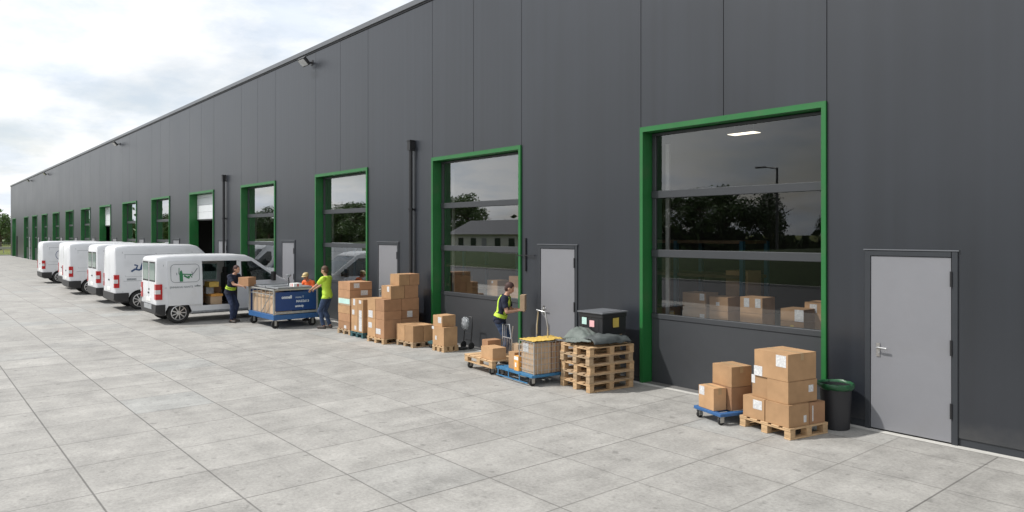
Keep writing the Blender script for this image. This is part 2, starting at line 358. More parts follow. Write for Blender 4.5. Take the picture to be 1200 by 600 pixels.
def text_mesh(s, size, bold=0.):
    cu = bpy.data.curves.new('t', 'FONT'); cu.body = s; cu.size = size; cu.offset = bold; cu.resolution_u = 3
    o = bpy.data.objects.new('t', cu); C.objects.link(o); me = evaluated(o); bpy.data.objects.remove(o)
    return [tuple(v.co) for v in me.vertices], [tuple(p.vertices) for p in me.polygons]

# ------------------------------------------------------------------ the setting
def sheet(name, x0, x1, y0, y1, z, mat):
    o = MB().add([(x0, y0, z), (x1, y0, z), (x1, y1, z), (x0, y1, z)], [(0, 1, 2, 3)]).build(name, mat); return tag(o, kind='structure')
sheet('ground', -1500, 1500, -1500, 1500, -.03, 'grass')
sheet('yard', -107, 40, -2.6, W, 0, 'yard')
sheet('path', -106.5, 40, W - .13, W, .004, 'concretelight')
sheet('road', -107, 40, -13, -2.6, -.004, 'asph')  # unseen; dark asphalt laid close behind the camera to darken the door reflections
k = MB().box(-107.2, -107, -13, W + 3, -.05, .1); k.box(-107, 40, -13.15, -13, -.05, .1)
tag(k.build('kerb', 'concretelight'), kind='structure')

b = MB(); vs = []; fs = []; nx, ny = 120, 8
for j in range(ny + 1):
    for i in range(nx + 1):
        x = -420 + 460 * i / nx; t = j / ny
        hgt_ = (1.3 + .5 * math.sin(x * .05) + .3 * math.sin(x * .17 + 1) + 1.5 * math.exp(-((x + 12) / 16) ** 2)) * math.sin(math.pi * t) ** .8
        vs.append((x, -14 - 16 * t, -.032 + hgt_))
for j in range(ny):
    for i in range(nx): a = j * (nx + 1) + i; fs.append((a, a + 1, a + nx + 2, a + nx + 1))
b.add(vs, fs); tag(b.build('grass_bank', 'bankgrass', smooth=80), kind='structure')

# ------------------------------------------------------------------ warehouse
wh = thing('warehouse', 'long flat roofed warehouse clad in dark anthracite panels with green framed loading doors', 'building', (0, W, 0))
DW, DH, P0, PER = 3.34, 4.47, -8.24, 6.545
doors = [P0 - PER * i for i in range(-1, 14)] + [-104.2]
XR, XL, TOP = 14., -106.2, 8.52
wall = MB()
g = .006
TH = .2
def panel(x0, x1, z0, z1): wall.box(x0 + g, x1 - g, 0, TH, z0, z1)
SO, SW, SH = 3.87, 1.12, 2.385           # service door: offset from the overhead door's left edge, width, height
edges = sorted(doors)
x = XL
for d in edges + [None]:
    e = d if d is not None else XR
    # stretch between x and e, holding the service door of the bay to the left
    sd = x + .53 if x != XL else None
    if sd and sd + SW < e - .2:
        wall.box(x + g, sd, 0, TH, .1, TOP - .2)
        wall.box(sd, sd + SW, 0, TH, SH, TOP - .2)
        wall.box(sd + SW, e - g, 0, TH, .1, TOP - .2)
    else: panel(x, e, .1, TOP - .2)
    if d is None: break
    panel(d, d + DW / 2, DH, TOP - .2); panel(d + DW / 2, d + DW, DH, TOP - .2)
    for q in (e, e + DW / 2, e + DW): MB().box(q - .02, q + .02, .012, .03, DH + .01, TOP - .21).build('panel_joint', 'black', wh)
    x = d + DW
wo = wall.build('wall', 'clad', wh)
x = XL
def plinth(x0, x1): MB().box(x0, x1, .015, TH - .01, 0, .097).build('plinth', 'trim', wh)
for d in edges + [None]:
    e = d if d is not None else XR
    sd = x + .53 if x != XL else None
    if sd and sd + SW < e - .2: plinth(x, sd); plinth(sd + SW, e)
    else: plinth(x, e)
    if d is not None: x = d + DW
MB().box(XL - .05, XR + .05, -.05, TH + .1, TOP - .14, TOP).build('coping', 'trimlight', wh, bevel=.01)
MB().box(XL - .02, XR + .02, -.015, .1, TOP - .185, TOP - .142).build('shadow_strip', 'black', wh)  # black strip standing in for the shadow line beneath the coping
DEP = 26.
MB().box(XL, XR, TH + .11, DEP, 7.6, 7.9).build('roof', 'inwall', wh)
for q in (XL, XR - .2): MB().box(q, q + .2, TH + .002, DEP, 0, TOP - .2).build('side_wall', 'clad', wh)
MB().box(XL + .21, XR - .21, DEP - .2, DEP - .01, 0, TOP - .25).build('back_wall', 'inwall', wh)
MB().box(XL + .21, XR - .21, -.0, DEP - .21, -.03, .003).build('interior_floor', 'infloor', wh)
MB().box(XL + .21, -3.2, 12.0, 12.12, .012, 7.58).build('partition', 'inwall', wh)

# overhead door: green frame (part) with panel, glass and rollers (sub-parts)
def frame_mesh():
    b = MB(); t = .066; d0, d1 = -.035, .36
    b.box(0, t, d0, d1, 0, DH); b.box(DW - t, DW, d0, d1, 0, DH); b.box(t, DW - t, d0, d1, DH - t - .02, DH)
    return b.mesh('door_frame')
FR = frame_mesh()
def glazed(parent):
    b = MB(); y0, y1 = .2, .26; x0, x1 = .078, DW - .078
    b.box(x0, x1, y0, y1, .0, 1.12); b.box(x0, x1, y0 - .012, y1, 1.12, 1.21); b.box(x0, x1, y0 - .012, y1, 2.2, 2.33); b.box(x0, x1, y0 - .012, y1, 3.23, 3.36)
    b.box(x0, x1, y0, y1, 4.325, DH - .097)
    b.box(x0, x0 + .08, y0 + .01, y1, 1.21, 2.2); b.box(x0, x0 + .08, y0 + .01, y1, 2.33, 3.23); b.box(x0, x0 + .08, y0 + .01, y1, 3.36, 4.325)
    b.box(x1 - .05, x1, y0 + .01, y1, 1.21, 2.2); b.box(x1 - .05, x1, y0 + .01, y1, 2.33, 3.23); b.box(x1 - .05, x1, y0 + .01, y1, 3.36, 4.325)
    b.build('door_panel', 'rail', parent, bevel=.006, seg=1)
    q = MB(); X0, X1, Y = x0 + .081, x1 - .051, .232
    for z0, z1 in ((1.211, 2.199), (2.331, 3.229), (3.361, 4.324)): q.add([(X0, Y, z0), (X1, Y, z0), (X1, Y, z1), (X0, Y, z1)], [(0, 1, 2, 3)])
    q.build('glass', 'glass', parent)
    for q in (x0 + .1, x1 - .17): MB().box(q, q + .07, .46, .5, .02, 4.2).build('guide_track', 'galv', parent)
def raised(parent, zb):
    b = MB(); z = zb
    while z < DH - .15:
        z2 = min(z + .32, DH - .1); b.box(.08, DW - .08, .3, .35, z, z2 - .006); z = z2
    b.build('door_panel', 'whitepanel', parent, bevel=.005, seg=1)
    MB().box(.08, DW - .08, .295, .355, zb - .06, zb - .002).build('bottom_seal', 'black', parent)
first = None
for i, d in enumerate(doors):
    k = i - 1
    if k in (4, 7, 14):
        f = link('overhead_door', FR.copy(), 'green', wh, loc=(d, 0, 0)); raised(f, {4: 3.27, 7: 3.18, 14: 2.9}[k])
        f['label'] = 'green framed loading door rolled half up showing white sections'
    elif first is None:
        f = first = link('overhead_door', FR, 'green', wh, loc=(d, 0, 0)); glazed(f)
    else:
        f = dup(first, wh); f.location = (d, 0, 0)

# service doors
sdm = MB(); fw = .07
sdm.box(0, fw, -.02, .12, 0, SH); sdm.box(SW - fw, SW, -.02, .12, 0, SH); sdm.box(fw, SW - fw, -.02, .12, SH - fw, SH); sdm.box(fw, SW - fw, .06, .12, 0, .02)
sd0 = None
for i, d in enumerate(doors):
    xx = d + DW + .53
    if i == len(doors) - 1: continue
    if sd0 is None:
        sd0 = sdm.build('service_door', 'trim', wh, bevel=.004, seg=1)
        lf = MB().box(fw + .004, SW - fw - .004, -.008, .05, .022, SH - fw - .004).build('door_leaf', 'leaf', sd0, bevel=.003, seg=1)
        h = MB().box(.15, .195, -.018, -.006, .98, 1.16); h.tube([(.172, -.018, 1.1), (.172, -.06, 1.1), (.2, -.066, 1.1), (.3, -.066, 1.1)], .011); h.lathe([(.018, -.02), (.018, -.028)], 12, 'Y', (.172, 0, 1.02))
        h.build('handle', 'steel', sd0, smooth=40)
        for z in (.32, 1.1, 1.95): MB().lathe([(.014, z), (.014, z + .19)], 10, 'Z', (SW - fw - .002, -.026, 0)).build('hinge', 'black', sd0, smooth=40)
        MB().box(-.015, SW + .015, -.028, .0, SH + .004, SH + .018).build('drip_lip', 'trimlight', sd0)
        s_ = sd0
    else: s_ = dup(sd0, wh)
    s_.location = (xx, 0, 0)

for xx in (-15.63, -29.61):
    b = MB().tube([(0, -.09, .1), (0, -.09, 4.75)], .048, 14); b.tube([(0, -.09, 1.2), (0, -.09, 1.26)], .068, 14); b.tube([(0, -.09, 3.2), (0, -.09, 3.26)], .068, 14)
    b.box(-.065, .065, -.155, -.025, 4.72, 4.95); b.box(-.075, .075, -.165, -.015, 4.95, 4.98); b.box(-.03, .03, -.09, -.002, 1.21, 1.25); b.box(-.03, .03, -.09, -.002, 3.21, 3.25)
    b.build('downpipe', 'black', wh, smooth=40, loc=(xx, 0, 0))

# floodlights
fl = None
FLL = ['wall floodlight nearest the camera, its lamp face catching the light', 'small dark floodlight second from the right below the eaves',
       'tiny dark floodlight third along, high on the far wall', 'tiny dark floodlight fourth along, close above the far doors']
for (xx, z), lab in zip(((-21.6, 8.03), (-48.2, 8.0), (-76.3, 8.0), (-87.6, 8.05)), FLL):
    if fl is None:
        fl = thing('floodlight', lab, 'floodlight', (0, 0, 0), 0, 'floodlights under the eaves')
        tilt = Matrix.Rotation(R(-46), 3, 'X')
        def turned(b):
            c = Vector((0, -.34, 0)); b.v = [tuple(tilt @ (Vector(p) - c) + c) for p in b.v]; return b
        turned(MB().box(-.3, .3, -.52, -.16, -.06, .06)).build('housing', 'black', fl, bevel=.02)
        turned(MB().box(-.25, .25, -.48, -.2, -.078, -.0605)).build('lens', 'amber', fl)
        MB().box(-.04, .04, -.17, 0, -.03, .03).box(-.09, .09, -.02, 0, -.1, .1).build('bracket', 'black', fl); o = fl
    else: o = dup(fl)
    o.location = (xx, W - .001, z); o.scale = (.78, .78, .78); o['label'] = lab
o = thing('floodlight', 'dark floodlight arm sticking out past the far corner of the warehouse', 'floodlight', (XL - .01, W + .3, 7.6)); o['group'] = 'floodlights under the eaves'
MB().box(-.5, 0, -.04, .04, -.03, .03).build('bracket', 'black', o); MB().box(-.8, -.45, -.2, .2, -.06, .06).build('housing', 'black', o, bevel=.02)

# thin black cross bracket on the wall right of the second near door
xb = thing('wall_bracket', 'thin black cross shaped bar on the dark wall left of a grey door', 'bracket', (-10.88 - .42, W, 2.16))
MB().box(-.012, .012, -.03, -.0, -.33, .36).build('upright_bar', 'black', xb); MB().box(-.27, .3, -.045, -.031, -.009, .009).build('cross_bar', 'black', xb)

# lit ceiling lamp seen through the near door
cl = thing('ceiling_light', 'lit rectangular ceiling lamp inside the warehouse behind the nearest glazed door', 'ceiling light', (-11.1, 17.7, 5.38))
MB().box(-.42, .42, -.2, .2, 0, .06).tube([(-.3, 0, .06), (-.3, 0, 2.21)], .006, 6).tube([(.3, 0, .06), (.3, 0, 2.21)], .006, 6).build('lamp_body', 'trimlight', cl)
MB().box(-.4, .4, -.18, .18, -.012, -.002).build('diffuser', 'glow', cl)

# ------------------------------------------------------------------ cartons
def carton(x, y, z, sx, sy, sz, label, rz=0., mat='card', st=(), tape=False, group=None, name='cardboard_box'):
    """x,y = centre of base; st = [(face, u, v, w, h, material)] with u,v the centre as fractions; faces: f (-y), s (+x), t (top)"""
    b = MB(); a, c = sx / 2 - .002, sy / 2 - .002
    b.box(-a, a, -c, c, .001, sz - .006)
    b.box(-a, a, -c, -.0025, sz - .0055, sz - .001); b.box(-a, a, .0025, c, sz - .0055, sz - .001)
    o = b.build(name, mat, None, bevel=.005); o.location = (x, y, z); o.rotation_euler = (0, 0, R(rz)); tag(o, label, 'box', group)
    for q in st:
        f, u, v, w, h = q[:5]; mt = q[5] if len(q) > 5 else 'sticker'; k = MB()
        if f == 'f': X, Z = (u - .5) * sx, v * sz; k.box(X - w / 2, X + w / 2, -c - .0022, -c - .0006, Z - h / 2, Z + h / 2)
        elif f == 's': Y, Z = (u - .5) * sy, v * sz; k.box(a + .0006, a + .0022, Y - w / 2, Y + w / 2, Z - h / 2, Z + h / 2)
        else: X, Y = (u - .5) * sx, (v - .5) * sy; k.box(X - w / 2, X + w / 2, Y - h / 2, Y + h / 2, sz - .0008, sz + .0008)
        k.build('shipping_label', mt, o)
    if tape:
        k = MB().box(-a - .0008, a + .0008, -.028, .028, sz - .0008, sz + .0004).box(a + .0004, a + .0014, -.028, .028, sz - .09, sz + .0002).box(-a - .0014, -a - .0004, -.028, .028, sz - .09, sz + .0002)
        k.build('tape', 'tape', o)
    return o

def pallet(x, y, z, sx, sy, label, rz=0., mat='wood', h=.144, nb=5, group='pallets'):
    o = thing('pallet', label, 'pallet', (x, y, z), rz, group)
    t = .02; a, c = sx / 2, sy / 2; bw = sx / nb * .74
    d = MB()
    for i in range(nb):
        xx = -a + bw / 2 + (sx - bw) * i / (nb - 1); j = rnd.uniform(-.004, .004); d.box(xx - bw / 2, xx + bw / 2, -c + j, c + j, h - t, h)
    d.build('deck_board', mat, o, bevel=.003, seg=1)
    s_ = MB()
    for yy in (-c + .05, 0, c - .05): s_.box(-a, a, yy - .05, yy + .05, h - 2 * t - .001, h - t - .001)
    s_.build('stringer_board', mat, o, bevel=.003, seg=1)
    kb = .1; bl = None
    for xx in (-a + kb / 2, 0, a - kb / 2):
        for yy in (-c + .05, 0, c - .05):
            if bl is None: bl = q = MB().box(-kb / 2, kb / 2, -.045, .045, t + .001, h - 2 * t - .002).build('block', mat, o, bevel=.003, seg=1)
            else: q = dup(bl, o)
            q.location = (xx, yy, 0)
    r = MB()
    for xx in (-a + kb / 2, 0, a - kb / 2): r.box(xx - kb / 2, xx + kb / 2, -c, c, 0, t)
    r.build('bottom_board', mat, o, bevel=.003, seg=1)
    return o
def at(ox, oy, rz, u, v):
    a = R(rz); return (ox + u * math.cos(a) - v * math.sin(a), oy + u * math.sin(a) + v * math.cos(a))

# --- P9: pallet beside the litter bin
RZ = -11; ox, oy = -5.04, 8.97
pallet(ox, oy, 0, .84, .72, 'light wooden pallet carrying six boxes beside the black litter bin', RZ)
gB = 'boxes on the pallet by the litter bin'
def P9(u, v, z, sx, sy, sz, lab, st=(), tape=False, mat='card', r=0):
    x, y = at(ox, oy, RZ, u, v); carton(x, y, z, sx, sy, sz, lab, RZ + r, mat, st, tape, gB)
P9(-.185, -.16, .145, .37, .38, .285, 'lower left box with one smudged label, on the pallet by the litter bin', [('f', .68, .68, .15, .12)])
P9(.2, -.16, .145, .38, .38, .285, 'plain bottom corner box between two others on the pallet by the litter bin', [('s', .8, .3, .05, .09)])
P9(.215, .185, .145, .36, .3, .275, 'bottom box at the wall end of the pallet by the litter bin', [('s', .2, .5, .02, .2)], mat='cardred')
P9(-.19, .185, .145, .36, .3, .275, 'bottom box at the back of the pallet, mostly hidden by the pile beside the bin')
P9(-.12, -.05, .431, .27, .5, .285, 'middle layer box with a label at its left edge, under the big box', [('f', .08, .82, .06, .11)])
P9(.19, -.05, .431, .34, .55, .285, 'middle layer box with a small label at its wall end, under the big box', [('s', .78, .6, .09, .09)], mat='card')
P9(.075, -.05, .717, .55, .54, .35, 'largest box with two white labels topping the pile beside the litter bin', [('f', .8, .72, .16, .15), ('f', .12, .2, .14, .13)], True)

# --- P8: blue dolly
RZ2 = -17; dx, dy = -5.83, 8.84
def wheel_mb(b, x, y, r, w, mi=0): b.lathe([(r * .5, -w / 2), (r * .9, -w / 2), (r, -w / 3), (r, w / 3), (r * .9, w / 2), (r * .5, w / 2)], 16, 'X', (x, y, r), mi)
def caster(parent, x, y, r=.05, w=.035, zt=.12, name='caster'):
    c = MB(); c.box(x - w / 2 - .012, x - w / 2 - .004, y - .03, y + .03, r * .7, zt); c.box(x + w / 2 + .004, x + w / 2 + .012, y - .03, y + .03, r * .7, zt); c.box(x - .035, x + .035, y - .035, y + .035, zt - .012, zt - .001)
    o = c.build(name, 'galv', parent); t = MB(); wheel_mb(t, x, y, r, w); t.build('wheel', 'rubber', o, smooth=40)
do = thing('dolly', 'low blue wheeled dolly carrying three boxes', 'dolly', (dx, dy, 0), RZ2)
d = MB().box(-.29, .29, -.33, -.26, .12, .165).box(-.29, .29, .26, .33, .12, .165).box(-.29, -.2, -.26, .26, .12, .164).box(.2, .29, -.26, .26, .12, .164).box(-.05, .05, -.26, .26, .12, .163)
d.build('platform', 'blue', do, bevel=.008)
for u in (-.23, .23):
    for v in (-.27, .27): caster(do, u, v)
gD = 'boxes on the blue dolly'
x, y = at(dx, dy, RZ2, -.04, -.2); carton(x, y, .167, .33, .22, .31, 'small front box with a white label, lowest on the blue dolly', RZ2, 'card', [('f', .22, .78, .11, .12)], True, gD)
x, y = at(dx, dy, RZ2, .01, .1); carton(x, y, .167, .41, .36, .32, 'lower box at the back of the blue dolly beneath a taller box', RZ2, 'cardred', [], False, gD)
x, y = at(dx, dy, RZ2, .01, .1); carton(x, y, .488, .4, .36, .28, 'unmarked square box topping the stack on the blue dolly', RZ2 + 1, 'card', [], True, gD)

# --- litter bin
bn = thing('litter_bin', 'round black litter bin with green bag rim beside the grey door', 'bin', (-4.62, 9.58, 0))
MB().lathe([(.165, 0), (.175, .01), (.198, .54), (.199, .55), (.199, .58), (.194, .58), (.17, .02), (0.001, .02)], 32).build('body', 'binblack', bn, smooth=40)
b = MB(); N = 36; prof = []
for i, (r, z) in enumerate(((.206, .535), (.22, .54), (.23, .555), (.236, .58), (.23, .605), (.218, .612), (.205, .6), (.201, .57), (.2, .55), (.201, .535))): prof.append((r, z))
b.lathe(prof, N)
b.v = [(x * (1 + rnd.uniform(-.02, .02)), y * (1 + rnd.uniform(-.02, .02)), z + rnd.uniform(-.008, .008)) for x, y, z in b.v]
b.build('bag_liner', 'greenplastic', bn, smooth=60)

# --- P7: stack of pallets with tarpaulin and black crate
RZ3 = -8; px_, py_ = -8.53, 9.09
lab7 = ['bottom pallet of the bare pallet stack', 'second pallet from the ground in the bare pallet stack', 'third pallet from the ground in the bare pallet stack',
        'fourth pallet from the ground in the bare pallet stack', 'fifth pallet from the ground in the stack, just under the grey tarpaulin']
for i in range(5):
    jx, jy = rnd.uniform(-.012, .012), rnd.uniform(-.012, .012)
    pallet(px_ + jx, py_ + jy, .148 * i, .8, .96, lab7[i], RZ3 + rnd.uniform(-1, 1), 'wood' if i % 2 == 0 else 'woodold', .147)
x, y = at(px_, py_, RZ3, -.2, .16); pallet(x, y, .741, .56, .66, 'short pallet on top of the pallet stack, under the black crate', RZ3 + 2, 'wood', .13, 4)
x, y = at(px_, py_, RZ3, .25, .3)
bc = thing('storage_crate', 'black lidded crate with mint, pink and yellow labels on the pallet stack', 'crate', (-8.62, 9.33, .872), 0)
b = MB(); b.box(-.27, .27, -.3, .3, 0, .36); b.box(-.28, .28, -.31, .31, .3, .37)
for q in (-.18, 0, .18): b.box(q - .012, q + .012, -.306, -.29, .02, .3)
b.build('body', 'black', bc, bevel=.008)
l1 = MB().box(-.3, .3, -.33, .33, .372, .395); l1.box(-.22, .22, -.25, .25, .395, .402); l1.build('lid', 'trimlight', bc, bevel=.008)
MB().box(-.2, -.09, -.3115, -.3085, .17, .29).build('mint_label', 'mint', bc); MB().box(-.02, .09, -.3115, -.3085, .14, .25).build('pink_label', 'pink', bc)
MB().box(.2815, .2845, -.05, .1, .13, .29).build('yellow_label', 'yellowpaper', bc)
# tarpaulins: draped, crumpled sheets with thickness
def cloth(name, label, loc, rz, sx, sy, hf, mat, nx=30, ny=24, th=.012, cat='tarpaulin'):
    b = MB(); vs = []; fs = []
    for j in range(ny + 1):
        for i in range(nx + 1):
            u, v = i / nx - .5, j / ny - .5; vs.append((u * sx, v * sy, hf(u, v)))
    for j in range(ny):
        for i in range(nx): a = j * (nx + 1) + i; fs.append((a, a + 1, a + nx + 2, a + nx + 1))
    b.add(vs, fs); me = b.mesh(name, False)
    o = link(name, me, mat, None, smooth=80); o.location = loc; o.rotation_euler = (0, 0, R(rz)); s_ = o.modifiers.new('s', 'SOLIDIFY'); s_.thickness = th; s_.offset = 1
    return tag(o, label, cat)
def fold(u, v): return .035 * math.sin(u * 19 + v * 7) * (.5 + v) + .02 * math.sin(v * 26 + u * 11) + .016 * math.sin(u * 41 - v * 17)
x, y = at(px_, py_, RZ3, -.02, -.23)
def hump(u, v):
    e = max(0, 1 - (abs(u) * 2) ** 3) * max(0, 1 - (abs(v) * 2) ** 4)
    return .06 + .17 * e * (1 - .7 * u) + fold(u, v) * .35 * e
cloth('tarpaulin', 'pale grey folded tarpaulin lying on the pallet stack', (x - .06, y, .73), RZ3 + 8, .56, .44, lambda u, v: hump(u, v) + .02, 'greycloth')
x, y = at(px_, py_, RZ3, .22, -.02)
for kk in range(3):
    pass
cloth('tarpaulin', 'dark grey rolled up tarpaulin layers on the wall end of the pallet stack', (x, y + .02, .735), RZ3, .42, .8,
      lambda u, v: .045 + .12 * max(0, 1 - (abs(u) * 2) ** 6) * (1 - 1.2 * abs(v + .05) ** 1.4) + .012 * abs(math.sin(v * 11 + u * 2)) + fold(u, v) * .22, 'darkcloth')
x, y = at(px_, py_, RZ3, .05, -.4)
cloth('tarpaulin', 'narrow grey strip of cloth drooping over the front edge of the pallet stack', (x, y, .725), RZ3 + 24, .5, .16,
      lambda u, v: .045 + .05 * (1 - (2 * v) ** 2) + .05 * (u + .5) + fold(u, v) * .3, 'greycloth')

# --- P6: blue trolley with caged load
bx, by, RZ4 = -9.69, 8.62, -7
bt = thing('platform_trolley', 'blue platform trolley with a tubular push handle and caged load', 'trolley', (bx, by, 0), RZ4)
b = MB()
for v in (-.33, -.2, -.06, .08, .21, .33): b.box(-.55, .55, v - .045, v + .045, .17, .19)
for u in (-.53, -.18, .18, .53): b.box(u - .03, u + .03, -.37, .37, .14, .169)
b.box(-.56, .56, -.39, -.37, .15, .19); b.box(-.56, .56, .37, .39, .15, .19); b.box(-.58, -.56, -.39, .39, .15, .19); b.box(.56, .58, -.39, .39, .15, .19)
b.build('deck', 'lightblue', bt, bevel=.004, seg=1)
lo = MB()
for u in (-.5, -.15, .2): lo.box(u - .012, u + .012, -.4, -.391, .04, .185)
lo.box(-.56, .45, -.401, -.391, .035, .055); lo.build('side_rail', 'lightblue', bt)
for u, v in ((.5, -.33), (.5, .33), (-.5, .33), (-.5, -.33)): caster(bt, u, v, .068, .045, .139)
b = MB().tube([(.0, .1, .19), (.02, .1, .95), (.12, .06, 1.22), (.19, -.02, 1.26), (.42, .0, 1.24), (.36, .1, .95), (.33, .1, .19)], .014, 10); b.build('push_handle', 'steel', bt, smooth=50)
cg = MB()
for u in (.1, .55):
    for v in (-.33, .36): cg.tube([(u, v, .19), (u, v, .74)], .012, 6)
for z in (.26, .36, .46, .56, .66, .74): cg.tube([(.1, -.33, z), (.55, -.33, z), (.55, .36, z), (.1, .36, z)], .005, 5, closed=True)
for i in range(1, 9): cg.tube([(.55, -.33 + .69 * i / 9, .2), (.55, -.33 + .69 * i / 9, .74)], .005, 5)
for i in range(1, 5): cg.tube([(.1 + .09 * i, -.33, .2), (.1 + .09 * i, -.33, .74)], .005, 5)
cg.build('wire_cage', 'galv', bt, smooth=50)
gT = 'boxes on the blue platform trolley'
x, y = at(bx, by, RZ4, .325, -.13); carton(x, y, .192, .4, .35, .53, 'tall box with a large white label inside the wire cage of the trolley', RZ4, 'cardpale', [('f', .35, .82, .17, .16)], group=gT)
x, y = at(bx, by, RZ4, .325, .2); carton(x, y, .192, .4, .28, .52, 'striped brown box at the wall end of the wire cage', RZ4, 'cardred', [('s', .2, .5, .03, .5, 'cardpale'), ('s', .5, .5, .03, .5, 'cardpale'), ('s', .8, .5, .03, .5, 'cardpale')], group=gT)
x, y = at(bx, by, RZ4, .325, .0)
cloth('yellow_sheet', 'crumpled yellow sheet covering the top of the wire cage', (x, y, .745), RZ4, .44, .68, lambda u, v: .012 + abs(fold(u, v)) * .35, 'yellow', th=.006, cat='sheet')
x, y = at(bx, by, RZ4, -.17, -.19); carton(x, y, .192, .2, .26, .3, 'narrow upright box standing at the open end of the blue trolley', RZ4, 'card', group=gT)
x, y = at(bx, by, RZ4, -.2, .14); carton(x, y, .192, .36, .34, .3, 'wide box behind the narrow one on the blue trolley', RZ4, 'cardpale', group=gT)
x, y = at(bx, by, RZ4, .04, -.31)
o = carton(x, y, .192, .15, .1, .26, 'small orange and white packet standing before the wire cage', RZ4, 'orangebox', [('f', .5, .85, .13, .06, 'white'), ('f', .4, .4, .05, .08, 'white')], group=gT, name='packet')

# --- P5: pallet cart with wire rack
qx, qy, RZ5 = -10.82, 8.66, -7
pc = thing('pallet_cart', 'wheeled pallet cart with a steel rack, left of the blue trolley', 'cart', (qx, qy, 0), RZ5)
b = MB()
for i in range(5): b.box(-.52 + .214 * i, -.52 + .214 * i + .18, -.36, .36, .25, .272)
b.build('deck_board', 'wood', pc, bevel=.003, seg=1)
b = MB()
for v in (-.31, .0, .31): b.box(-.52, .51, v - .045, v + .045, .229, .249)
for u in (-.46, 0, .45):
    for v in (-.31, .31): b.box(u - .06, u + .06, v - .045, v + .045, .15, .228)
for v in (-.31, .31): b.box(-.52, .51, v - .045, v + .045, .129, .149)
b.build('pallet_frame', 'wood', pc, bevel=.003, seg=1)
for u in (-.42, .38):
    for v in (-.28, .28): caster(pc, u, v, .06, .045, .128)
b = MB().tube([(.0, .2, .272), (.0, .2, .86), (.24, .2, .88), (.3, .2, .6), (.36, .2, .86)], .011, 8)
b.tube([(.32, .2, .272), (.32, .2, .62)], .011, 8); b.tube([(0, .2, .62), (.32, .2, .62)], .009, 8)
for q in (.06, .12, .18, .25): b.tube([(q, .2, .3), (q, .2, .62 if q > .15 else .85)], .006, 6)
b.build('rack', 'steel', pc, smooth=50)
gC = 'boxes on the pallet cart'
x, y = at(qx, qy, RZ5, .26, -.17); carton(x, y, .274, .42, .3, .22, 'wide low box at the front corner of the pallet cart', RZ5, 'card', group=gC)
x, y = at(qx, qy, RZ5, -.09, .0); carton(x, y, .274, .22, .3, .3, 'taller box with a tiny mark, behind the wide one on the pallet cart', RZ5, 'cardred', [('s', .1, .5, .03, .04)], group=gC)
x, y = at(qx, qy, RZ5, .38, .29); carton(x, y, .274, .24, .14, .25, 'slim box leaning near the rack at the back of the pallet cart', RZ5, 'cardpale', group=gC)

# --- P4: small pallet with two boxes, hand truck behind
pallet(-13.31, 9.26, 0, .46, .4, 'small wooden pallet with two boxes stacked on it, near the wall', 0, 'wood', .13, 4)
g4 = 'boxes on the small pallet near the wall'
carton(-13.31, 9.25, .132, .44, .37, .41, 'cube box with a tiny white mark, lower of two on the small pallet', 0, 'card', [('f', .3, .4, .06, .09), ('f', .03, .93, .08, .06)], group=g4)
carton(-13.38, 9.28, .543, .34, .38, .25, 'box with one white label, upper of two on the small pallet', 3, 'card', [('f', .72, .6, .12, .13)], group=g4)
ht = thing('hand_truck', 'grey folding hand truck against the wall behind the small pallet', 'hand truck', (-13.2, 9.66, 0))
b = MB(); b.tube([(-.14, .12, .08), (-.14, .17, .58), (-.1, .18, .72), (.1, .18, .72), (.14, .17, .58), (.14, .12, .08)], .012, 8)
for z in (.2, .34): b.tube([(-.14, .12 + z * .12, z), (.14, .12 + z * .12, z)], .008, 6)
b.build('frame', 'black', ht, smooth=50)
MB().box(-.13, .13, -.13, .12, .03, .045).build('toe_plate', 'black', ht, bevel=.004)
for u in (-.15, .15):
    t = MB(); wheel_mb(t, u, .13, .08, .03); t.build('wheel', 'rubber', ht, smooth=40)
b = MB(); b.ell((0, 0, .14), (.14, .1, .15), 22, 14); r7 = random.Random(3)
b.v = [(x + r7.uniform(-.018, .018), y + r7.uniform(-.018, .018), z + r7.uniform(-.018, .018)) for x, y, z in b.v]
o = b.build('plastic_bundle', 'plasticgrey', None, smooth=30, loc=(-13.02, 9.47, .545)); tag(o, 'crumpled grey plastic bundle hanging over the hand truck by the small pallet', 'bundle')
o.location = (-13.1, 9.66, .46); o.scale = (.8, .7, .95)
pd = thing('plastic_dolly', 'flat grey blue plastic dolly between the low pallet and the small pallet', 'dolly', (-13.74, 9.42, 0))
MB().box(-.16, .16, -.24, .24, .1, .15).box(-.13, .13, -.21, .21, .151, .165).build('platform', 'teal', pd, bevel=.01)
for u in (-.11, .11):
    for v in (-.18, .18): caster(pd, u, v, .045, .03, .099)

# --- P3: low pallet with four boxes
pallet(-14.43, 9.18, 0, .74, .6, 'low wooden pallet carrying a two by two block of plain boxes', 0, 'woodold', .12, 4)
g3 = 'block of plain boxes on the low pallet'
for (u, v, lab) in ((-.185, -.145, 'plain box at the left front of the two by two block'), (.185, -.145, 'plain box at the front corner of the two by two block'),
                    (-.185, .145, 'plain box at the left back of the two by two block'), (.185, .145, 'plain box at the wall corner of the two by two block')):
    carton(-14.43 + u, 9.18 + v, .122, .362, .285, .375, lab + ' on the low pallet', 0, 'card', group=g3)

